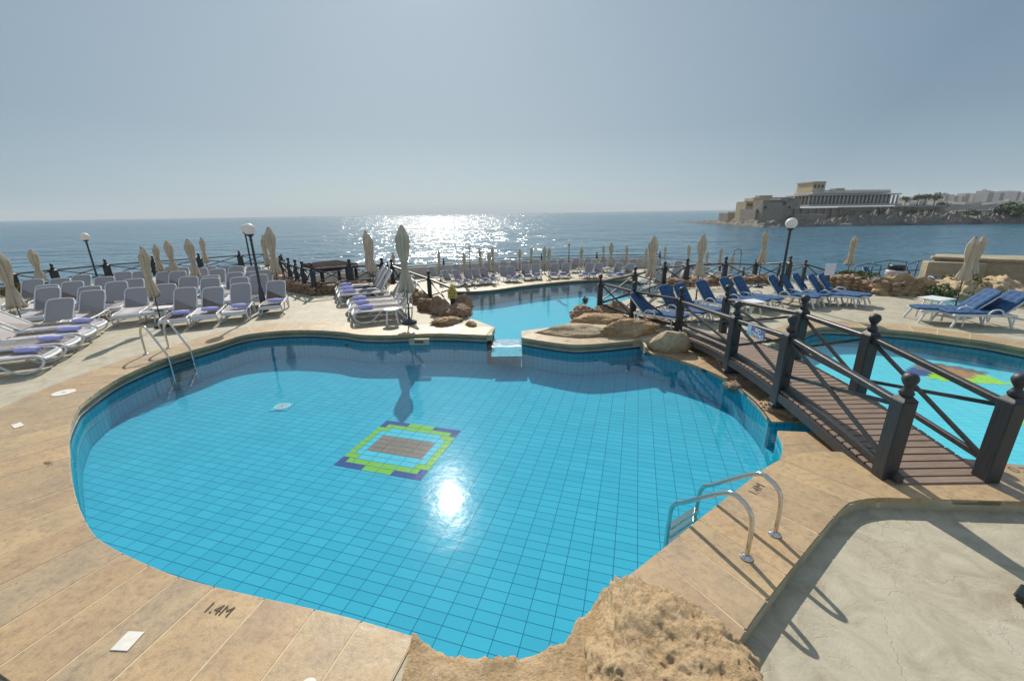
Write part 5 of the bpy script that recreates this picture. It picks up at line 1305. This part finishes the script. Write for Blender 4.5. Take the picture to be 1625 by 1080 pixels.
piperail('handrail', [Vector((q0.x+2.6, q0.y-1.6, 0)), Vector((q0.x+3.4, q0.y-2.2, 0)), Vector((q0.x+5.2, q0.y-2.9, 0)), Vector((q0.x+7.5, q0.y-3.6, 0))], 'thin metal handrail in front of the tan quay wall', -0.75, 1.0, mat='steel', r_=0.02)
# shower pole on the lower terrace
sh = thing('shower_pole', G(1171, 442, Z2), 0, 'thin hooked shower pole standing by the sea between distant umbrellas', 'shower')
bm = bmesh.new(); H_ = hfor(G(1171, 442, Z2), 395); tube(bm, catmull([(0, 0, 0), (0, 0, H_*0.8), (-0.1, 0, H_*0.95), (-0.3, 0, H_), (-0.5, 0, H_*0.96), (-0.55, 0, H_*0.86)], 4), 0.022, 6); build('pipe', bm, 'dark_metal', sh)
bm = bmesh.new(); lathe(bm, [(0.03, H_*0.86), (0.09, H_*0.83), (0.09, H_*0.82)], (-0.55, 0, 0), 10); build('head', bm, 'dark_metal', sh)
# ---------------------------------------------------------------- lids, drain, inlets, markings
def disc(name, p, r_, z, label, cat, mat='lid', sq=None, rot=0.0):
    t = thing(name, Vector((p.x, p.y, z)), rot, label, cat)
    bm = bmesh.new()
    if sq: box(bm, (0, 0, 0.004), (sq[0], sq[1], 0.008), bev=0.002)
    else: lathe(bm, [(r_, -0.002), (r_, 0.006), (r_*0.97, 0.009)], seg=36); 
    build('cover', bm, mat, t)
    bm = bmesh.new()
    if sq: pass
    else:
        box(bm, (0, 0, 0.010), (r_*0.5, r_*0.09, 0.003)); build('slot', bm, 'ink', t); return t
    bm.free(); return t
disc('skimmer_cover', G(101, 623), 0.155, 0.0, 'round white skimmer cover in the left coping near the ladder', 'cover')
disc('skimmer_cover', G(665, 518.5), 0.125, 0.0, 'round white skimmer cover in the coping by the tall umbrella', 'cover')
disc('skimmer_cover', G(566, 515), 0.10, 0.0, 'small white cover in the coping at the feet of the sideways loungers', 'cover')
disc('skimmer_cover', G(489, 1088), 0.05, 0.0, 'small round white cover at the bottom edge of the near coping', 'cover')
disc('access_cover', G(203, 1017), 0, 0.0, 'white rectangular access cover in the near left coping', 'cover', sq=(0.13, 0.14), rot=-0.06)
disc('access_cover', G(28, 675), 0, 0.0, 'small cream rectangular cover in the coping at the left edge', 'cover', sq=(0.20, 0.10), rot=-0.55)
md = G(448, 646, FZ)
t = thing('main_drain', (md.x, md.y, FZ+0.004), 0, 'round slotted drain grille on the pool floor left of the mosaic', 'drain')
bm = bmesh.new(); box(bm, (0, 0, 0.004), (0.34, 0.34, 0.008)); build('frame', bm, 'tile_pale', t)
bm = bmesh.new()
for r_ in (0.035, 0.07, 0.105, 0.14): tube(bm, [(r_*math.cos(a*PI/12), r_*math.sin(a*PI/12), 0.016) for a in range(24)], 0.009, 6, closed=True)
build('grille', bm, 'letter_white', t)
# return inlets on walls
for p, nrm_, lab in [((Vector((1.95, 9.14, -0.42))), (0.05, -1), 'small round pale water inlet in the island wall under water'), (Vector((-6.15, 5.05, -0.40)), (0.75, 0.65), 'small round pale water inlet in the left pool wall'), (Vector((-4.35, 10.44, -0.36)), (0.1, -1), 'small round pale water inlet in the far pool wall')]:
    n_ = Vector((*nrm_, 0)).normalized(); t = thing('water_inlet', p+n_*0.012, math.atan2(n_.y, n_.x)-PI/2+PI, lab, 'inlet')
    bm = bmesh.new(); tube(bm, [(0.07*math.cos(a*PI/10), 0.0, 0.07*math.sin(a*PI/10)) for a in range(20)], 0.014, 6, closed=True); build('ring', bm, 'tile_pale', t)
    bm = bmesh.new(); tube(bm, [(-0.03, 0, 0), (0.03, 0, 0)], 0.016, 6); build('nozzle', bm, 'ink', t)
sk = thing('skimmer_opening', (G(665, 534).x, G(665, 534).y, -0.12), 0.0, 'dark letterbox skimmer slot under the far coping', 'skimmer')
bm = bmesh.new(); box(bm, (0, -0.03, 0.0), (0.50, 0.05, 0.15)); build('surround', bm, 'fascia', sk); bm = bmesh.new(); box(bm, (0, -0.058, 0.0), (0.22, 0.01, 0.06)); build('slot', bm, 'ink', sk)
def marking(s, p, rot, size, label, z=0.0035):
    o = text_mesh('depth_marking', s, size, 'ink', None, 0.0004); o.location = (p.x, p.y, z); o.rotation_euler = (0, 0, rot); tag(o, label, 'marking'); return o
marking('1.4M', G(347, 967), R(-13), 0.12, 'black 1.4M depth marking on the near left sandstone slab')
marking('1.4M', G(1201, 776), R(40), 0.125, 'black 1.4M depth marking on the slab beside the right ladder')
marking('1.4M', G(899, 541), R(-5), 0.10, 'tiny dark depth marking on the island slabs by the weir')
marking('0.7M', G(1630, 747), R(-8), 0.17, 'dark depth marking cut off by the right edge beyond the bridge')
mk = marking('1.4M', G(77, 735), R(150), 0.085, 'worn dark marking on the left coping slab')
# dark furniture foot at the right edge
ff = thing('furniture_foot', G(1640, 958, -0.135), 0.5, 'black plastic furniture foot poking in at the right edge on the lower terrace', 'furniture')
bm = bmesh.new(); box(bm, (0, 0, 0.055), (0.20, 0.20, 0.03), bev=0.01); box(bm, (0.01, 0, 0.02), (0.17, 0.17, 0.035), bev=0.006); build('foot_plate', bm, 'black_plastic', ff)
bm = bmesh.new(); tube(bm, [(0.08, 0.0, 0.06), (0.25, 0.02, 0.5)], 0.03, 8); build('leg', bm, 'black_plastic', ff)
dark_bm = bmesh.new(); sheet(dark_bm, [(-4.6, 2.55), (-3.9, 2.12), (-3.1, 1.86), (-2.3, 1.55), (-2.4, 0.6), (-5.2, 0.8)], -0.11, -0.13); o = build('dark_sheet', dark_bm, 'black_plastic'); tag(o, 'flat dark sheet below the near left corner of the coping', 'mat')  # thin black sheet just above the lower terrace
# ================================================================== ACROSS THE WATER
D0 = 229.0
def fb(bm, x0, x1, yt, depth, D=D0, yb=None, mi=0, base=-7.0, lean=0):
    """box whose front face spans photo columns x0..x1 at distance D, up to row yt"""
    if depth > 8: depth *= 0.4
    xm = (x0+x1)/2; top = atY(xm, yt, D); zb = base if yb is None else atY(xm, yb, D).z
    X0, X1 = atY(x0, yt, D).x, atY(x1, yt, D).x
    box(bm, ((X0+X1)/2, D+depth/2, (top.z+zb)/2), (abs(X1-X0), depth, top.z-zb), mi=mi)
    return X0, X1, top.z, zb
# rocky shore as one rugged terrain
bm = bmesh.new(); nx, ny = 300, 34; g = []
shore = [(1078, 350.5, 0.15), (1095, 346.5, 0.8), (1120, 345, 1.6), (1145, 341, 2.2), (1170, 345, 3.2), (1200, 346, 3.2), (1300, 349, 3.5), (1360, 345, 5), (1400, 338, 7), (1440, 340, 6), (1480, 338, 7), (1530, 342, 5), (1580, 340, 6.5), (1640, 326, 9), (1720, 320, 12)]
def shore_h(x):
    for (a, _, h0), (b, _, h1) in zip(shore, shore[1:]):
        if x <= b: return h0+(h1-h0)*max(0, (x-a))/(b-a)
    return shore[-1][2]
for j in range(ny+1):
    row_ = []
    for i in range(nx+1):
        xp = 1076+(1720-1076)*i/nx
        Df = D0-10+(max(0, 1215-xp)/139)**1.25*120
        Dd = Df+(70 if xp > 1200 else 34+36*max(0, xp-1150)/50 if xp > 1150 else 8+26*(xp-1076)/74)*(j/ny)**1.3
        X = atY(xp, 340, Dd).x; h = shore_h(xp); v = j/ny
        pr = min(1, v*7)**0.7*(1 if v < 0.75 else (1-v)/0.25)
        nz = noise.fractal(Vector((X*0.22, Dd*0.22, 3)), 0.7, 2.1, 6)
        z = -6.25+(h)*pr*(0.8+0.55*nz)+0.8*noise.noise(Vector((X*0.6, Dd*0.6, 0)))*pr
        row_.append(bm.verts.new((X, Dd+2.5*noise.noise(Vector((X*0.09, 0, j*0.3))), z)))
    g.append(row_)
for j in range(ny):
    for i in range(nx): bm.faces.new((g[j][i], g[j][i+1], g[j+1][i+1], g[j+1][i]))
struct(build('rocky_shore', bm, 'shore', None, 'keep'), 'rocky shoreline of the headland across the water')
# the fort and colonnaded palace
ft = thing('seaside_fort', (0, 0, 0), 0, 'sand coloured fort with a white colonnade and square tower on the headland', 'fort')
F = lambda: bmesh.new()
bm = F(); fb(bm, 1258, 1500, 329, 60, D0+9, base=-6.5); fb(bm, 1200, 1262, 331, 40, D0+9, base=-6.5); fb(bm, 1335, 1500, 327, 2, D0+8, yb=333)
build('sea_wall', bm, 'fort', ft)
bm = F(); fb(bm, 1156, 1184, 338, 30, D0+42, base=-6.5); build('lower_bastion', bm, 'fort', ft)
bm = F(); fb(bm, 1262, 1312, 341, 12, D0+3, base=-6.5); build('lower_bastion', bm, 'fort', ft)
bm = F(); fb(bm, 1360, 1412, 336, 7, D0+4, yb=348, base=-6.5); build('lower_bastion', bm, 'fort', ft)
bm = F(); fb(bm, 1184, 1222, 319.5, 26, D0+22, base=-6.5); fb(bm, 1196, 1258, 313.5, 24, D0+26, base=-6.5); build('gate_block', bm, 'fort_warm', ft)
bm = F(); fb(bm, 1212, 1247, 317.5, 24, D0+5, base=-6.5); build('round_bastion', bm, 'fort', ft)
bm = F(); fb(bm, 1206, 1226, 310, 12, D0+30, base=-6.5); build('inner_tower', bm, 'fort', ft)
bm = F(); fb(bm, 1239, 1262, 314.5, 24, D0+8, base=-6.5); fb(bm, 1246, 1272, 316, 14, D0+11, base=-6.5); build('side_bastion', bm, 'fort', ft)
# palace body, columns, roof
bm = F(); pX0, pX1, pz1, pz0 = fb(bm, 1288, 1412, 309, 34, D0+18, yb=324.5); build('palace_hall', bm, 'fort', ft)
bm = F(); fb(bm, 1284, 1432, 323.5, 54, D0+13, yb=326.5); build('terrace_slab', bm, 'fort_pale', ft)
bm = F(); fb(bm, 1284, 1431, 307.6, 50, D0+14, yb=309.4); fb(bm, 1290, 1414, 303.5, 40, D0+17, yb=307.0); build('roof', bm, 'fort_pale', ft)
bm = F()
for i in range(60): fb(bm, 1290+i*2.07, 1291.0+i*2.07, 301.8, 0.4, D0+17.5, yb=303.8)
fb(bm, 1288, 1414, 301.3, 0.5, D0+17.4, yb=302.0); build('roof_balustrade', bm, 'fort_pale', ft)
for i in range(27):
    xx = 1285+i*6.1
    if xx > 1430: break
    t0, b0 = atY(xx, 309.2, D0+15), atY(xx, 324, D0+15)
    bm = F(); tube(bm, [(t0.x, D0+15, b0.z), (t0.x, D0+15, t0.z)], [0.52, 0.44], 8); build('column', bm, 'fort_pale', ft)
t0, b0 = atY(1285, 309.2, D0+15), atY(1285, 324, D0+15)
for i in range(1, 7):
    bm = F(); tube(bm, [(t0.x, D0+15+i*3.0, b0.z), (t0.x, D0+15+i*3.0, t0.z)], [0.52, 0.44], 8); build('column', bm, 'fort_pale', ft)
bm = F()
for i in range(22):
    xx = 1288+i*6.1
    if xx > 1408: break
    fb(bm, xx-1.4, xx+1.4, 313, 0.3, D0+19.6, yb=321)
build('hall_windows', bm, 'opening', ft)
bm = F(); fb(bm, 1291, 1311, 289.2, 34, D0+22, yb=304); build('tower', bm, 'fort_warm', ft)
bm = F(); fb(bm, 1290.5, 1312, 287.8, 36, D0+21.6, yb=289.4); build('tower_cornice', bm, 'fort_pale', ft)
bm = F()
for a_, b_ in ((1293, 1295.5), (1299, 1301.5), (1305, 1307.5)): fb(bm, a_, b_, 293, 0.3, D0+21.7, yb=298)
build('tower_windows', bm, 'opening', ft)
bm = F(); fb(bm, 1327, 1341, 298.6, 5, D0+27, yb=304); build('roof_hut', bm, 'fort', ft)
bm = F()
for i in range(9): fb(bm, 1187+i*2.9, 1188.4+i*2.9, 323, 0.3, D0+21.6, yb=327)
for i in range(14): fb(bm, 1226+i*2.5, 1226.9+i*2.5, 319, 0.3, D0+4.6, yb=320.2)
for i in range(6): fb(bm, 1202+i*9.0, 1205+i*9.0, 334, 0.3, D0+8.6, yb=336)
for i in range(11): fb(bm, 1337+i*11.0, 1340.5+i*11.0, 328.6, 0.3, D0+7.6, yb=330.6)
for a_, b_, c_, e_ in ((1244, 1248, 321, 325), (1252, 1255, 327, 331), (1214, 1217, 327, 331)): fb(bm, a_, b_, c_, 0.3, D0+4.5, yb=e_)
build('small_openings', bm, 'opening', ft)
for x0_, x1_, yy, dd_ in ((1183, 1223, 319.0, D0+21.4), (1211, 1248, 317.0, D0+4.4), (1238, 1263, 314.0, D0+7.4), (1155, 1185, 337.4, D0+41.4), (1195, 1259, 313.0, D0+25.4), (1257, 1501, 328.4, D0+7.2)):
    bm = F(); fb(bm, x0_, x1_, yy, 1.2, dd_, yb=yy+0.9); build('parapet', bm, 'fort_pale', ft)
bm = F()
for i in range(7): fb(bm, 1262+i*12.0, 1264+i*12.0, 331, 1.4, D0+7.6, base=-6.5)
build('buttresses', bm, 'fort', ft)
bm = F()
for i in range(14): fb(bm, 1266+i*3.3, 1267.7+i*3.3, 339.4, 1.0, D0+2.6, yb=341.2)
build('battlements', bm, 'fort_pale', ft)
bm = F()
for i in range(8): fb(bm, 1157+i*3.3, 1158.6+i*3.3, 336, 1.0, D0+41.5, yb=338.2)
build('bastion_crenels', bm, 'fort', ft)
# shore houses and low walls to the right
for x0, x1, yt, dd, mt, lab in [(1500, 1528, 338, 6, 'fort', 'plain grey block house on the shore right of the fort'), (1534, 1586, 334, 4, 'fort', 'long low grey sea wall building at the far right shore')]:
    t = thing('shore_building', (atY(x0, yt, D0).x, D0, -6.5), 0, lab, 'building'); o0 = Vector(t.location)
    bm = F(); fb(bm, x0, x1, yt, 12, D0+dd, base=-6.5); bmesh.ops.translate(bm, verts=bm.verts, vec=-o0); build('walls', bm, mt, t)
    bm = F(); fb(bm, x0-0.6, x1+0.6, yt-0.8, 12.6, D0+dd-0.3, yb=yt+0.3); bmesh.ops.translate(bm, verts=bm.verts, vec=-o0); build('roof', bm, 'fort_pale', t)
    bm = F(); fb(bm, (x0+x1)/2-3, (x0+x1)/2+1, yt+6, 0.3, D0+dd-0.2, yb=yt+9); bmesh.ops.translate(bm, verts=bm.verts, vec=-o0); build('window', bm, 'opening', t)
def far_tree(c, w, h, seed, lab, n=420, grp=None):
    rnd = random.Random(seed); t = thing('tree', c, 0, lab, 'tree', grp)
    bm = bmesh.new(); blobs = [(rnd.uniform(-.35, .35)*w, rnd.uniform(-.3, .3)*w, h*rnd.uniform(.5, .85), w*rnd.uniform(.2, .33)) for _ in range(7)]
    for _ in range(n):
        bx_, by_, bz_, br_ = rnd.choice(blobs); d = Vector((rnd.gauss(0, 1), rnd.gauss(0, 1), rnd.gauss(0, 1))).normalized()*br_*rnd.uniform(.5, 1.05)
        p = Vector((bx_, by_, bz_))+Vector((d.x, d.y, d.z*0.7)); n_ = Vector((rnd.gauss(0, 1), rnd.gauss(0, 1), rnd.gauss(0, 1))).normalized(); s = n_.orthogonal().normalized()*w*0.05; u = n_.cross(s)*0.8
        bm.faces.new([bm.verts.new(p+s), bm.verts.new(p+u), bm.verts.new(p-s), bm.verts.new(p-u)])
    build('crown', bm, 'foliage', t, 'keep')
    bm = bmesh.new(); tube(bm, [(0, 0, -1), (0.05*w, 0, h*0.45), (0, 0, h*0.7)], [w*0.045, w*0.03, w*0.012], 6)
    for a in (0.3, 2.4, 4.4): tube(bm, [(0.03*w, 0, h*0.4), (math.cos(a)*w*0.25, math.sin(a)*w*0.25, h*0.68)], [w*0.022, w*0.008], 5)
    build('trunk', bm, 'bark', t)
for i, (x, yb, yt, w_, D, lab) in enumerate([(1436, 323, 311, 5, D0+30, 'small round tree behind the end of the white colonnade'), (1455, 324, 307, 6, D0+30, 'spreading tree left of the tall one on the headland'), (1466, 324, 305, 6.5, D0+32, 'broad crowned tree in the middle of the headland grove'), (1481, 326, 304, 7, D0+28, 'tallest dark tree at the right end of the fort'), (1490, 332, 321, 6, D0+22, 'low dark bush tree on the sloping end of the fort wall'),
    (1385, 349, 333, 9, D0+2, 'dense dark tree at the foot of the palace wall'), (1372, 352, 341, 8, D0+1, 'low green tree left of the dense one at the palace wall foot'), (1455, 348, 333, 10, D0+2, 'dark tree growing on the rocks under the right part of the fort'), (1470, 346, 336, 8, D0+3, 'smaller tree touching the dark one under the fort'),
    (1338, 352, 338, 7, D0+1, 'grey green shrub tree against the shaded fort wall'), (1548, 345, 335, 8, D0-2, 'dark tree between the two shore buildings'), (1594, 346, 328, 12, D0-6, 'green tree at the far right shore before the edge'), (1618, 344, 322, 15, D0-8, 'large green tree at the right edge across the water')]):
    B = atY(x, yb, D); T = atY(x, yt, D); far_tree(B, w_, T.z-B.z, 200+i, lab)
# the town: pale apartment blocks along the skyline
rt = random.Random(42); xs = 1438; k = 0; town = []
while xs < 1700:
    w_ = rt.uniform(5, 10)
    sky_y = 314 if xs < 1462 else 311 if xs < 1500 else 309 if xs < 1530 else 307.5 if xs < 1560 else 304.5
    town.append((xs, xs+w_, sky_y+rt.uniform(-2.0, 3.2)-(xs-1438)*0.004, 900+rt.uniform(-60, 120))); xs += w_*rt.uniform(0.62, 0.9)
x_s = 1444
while x_s < 1690: 
    town.append((x_s, x_s+rt.uniform(9, 16), 320+rt.uniform(-3, 2), 760+rt.uniform(-30, 30))); x_s += rt.uniform(11, 17)
town.sort()
for i, (a, b, yt, D) in enumerate(town):
    P0, P1 = atY(a, yt, D), atY(b, yt, D); o0 = Vector((P0.x, D, -6.0)); t = thing('apartment_block', o0, 0, f'pale distant apartment block, {ORD[i] if i < 24 else str(i+1)+"th"} from the left beyond the fort', 'building', 'apartment blocks of the distant town')
    Wd = P1.x-P0.x; H_ = P0.z+6; bm = F(); box(bm, (Wd/2, 9, H_/2), (Wd, 18, H_))
    if rt.random() < .6: box(bm, (Wd*rt.uniform(.3, .7), 8, H_+1.3), (Wd*0.25, 6, 2.6))
    build('walls', bm, 'town' if rt.random() < .55 else 'town_b', t)
    bm = F(); nf = max(4, int(H_/3.1)); nc = max(2, int(Wd/4.2))
    for f_ in range(2, nf):
        for c_ in range(nc): box(bm, ((c_+0.5)*Wd/nc, -0.02, f_*H_/nf-1.4+0.5), (Wd/nc*0.72, 0.35, H_/nf*0.62))
    build('windows', bm, 'town_glass', t)
    bm = F()
    for f_ in range(2, nf): box(bm, (Wd/2, -0.6, f_*H_/nf-1.75), (Wd*0.94, 1.1, 0.5))
    build('balconies', bm, 'town_b', t)
bm = F(); n0 = 40; lo, hi = [], []
for i in range(n0+1):
    x = 1420+i*8; p = atY(x, 325+1.2*math.sin(i*0.9), 720); lo.append((p.x, 715)); hi.append(p)
v1 = [bm.verts.new((p[0], p[1], -6.2)) for p in lo]; v2 = [bm.verts.new((p.x, 720, p.z)) for p in hi]; v3 = [bm.verts.new((atY(1420+i*8, 325, 1400).x, 1400, p.z+4)) for i, p in enumerate(hi)]
for i in range(n0): bm.faces.new((v1[i], v1[i+1], v2[i+1], v2[i])); bm.faces.new((v2[i], v2[i+1], v3[i+1], v3[i]))
struct(build('far_shore', bm, 'shore'), 'dark far shore below the town')

bm = bmesh.new(); box(bm, (2500, 7850, 60-3.6), (22900, 16280, 127.0)); hz = build('haze', bm, [])
hm = bpy.data.materials.new('haze'); hm.use_nodes = True; ht = hm.node_tree; ht.nodes.remove(ht.nodes["Principled BSDF"])
pv = ht.nodes.new("ShaderNodeVolumePrincipled"); pv.inputs["Color"].default_value = (0.86, 0.94, 1.0, 1); pv.inputs["Density"].default_value = 0.00016; pv.inputs["Anisotropy"].default_value = 0.0
ht.links.new(pv.outputs[0], ht.nodes["Material Output"].inputs["Volume"]); hz.data.materials.append(hm); hz['kind'] = 'stuff'; hz['label'] = 'thin pale sea haze'
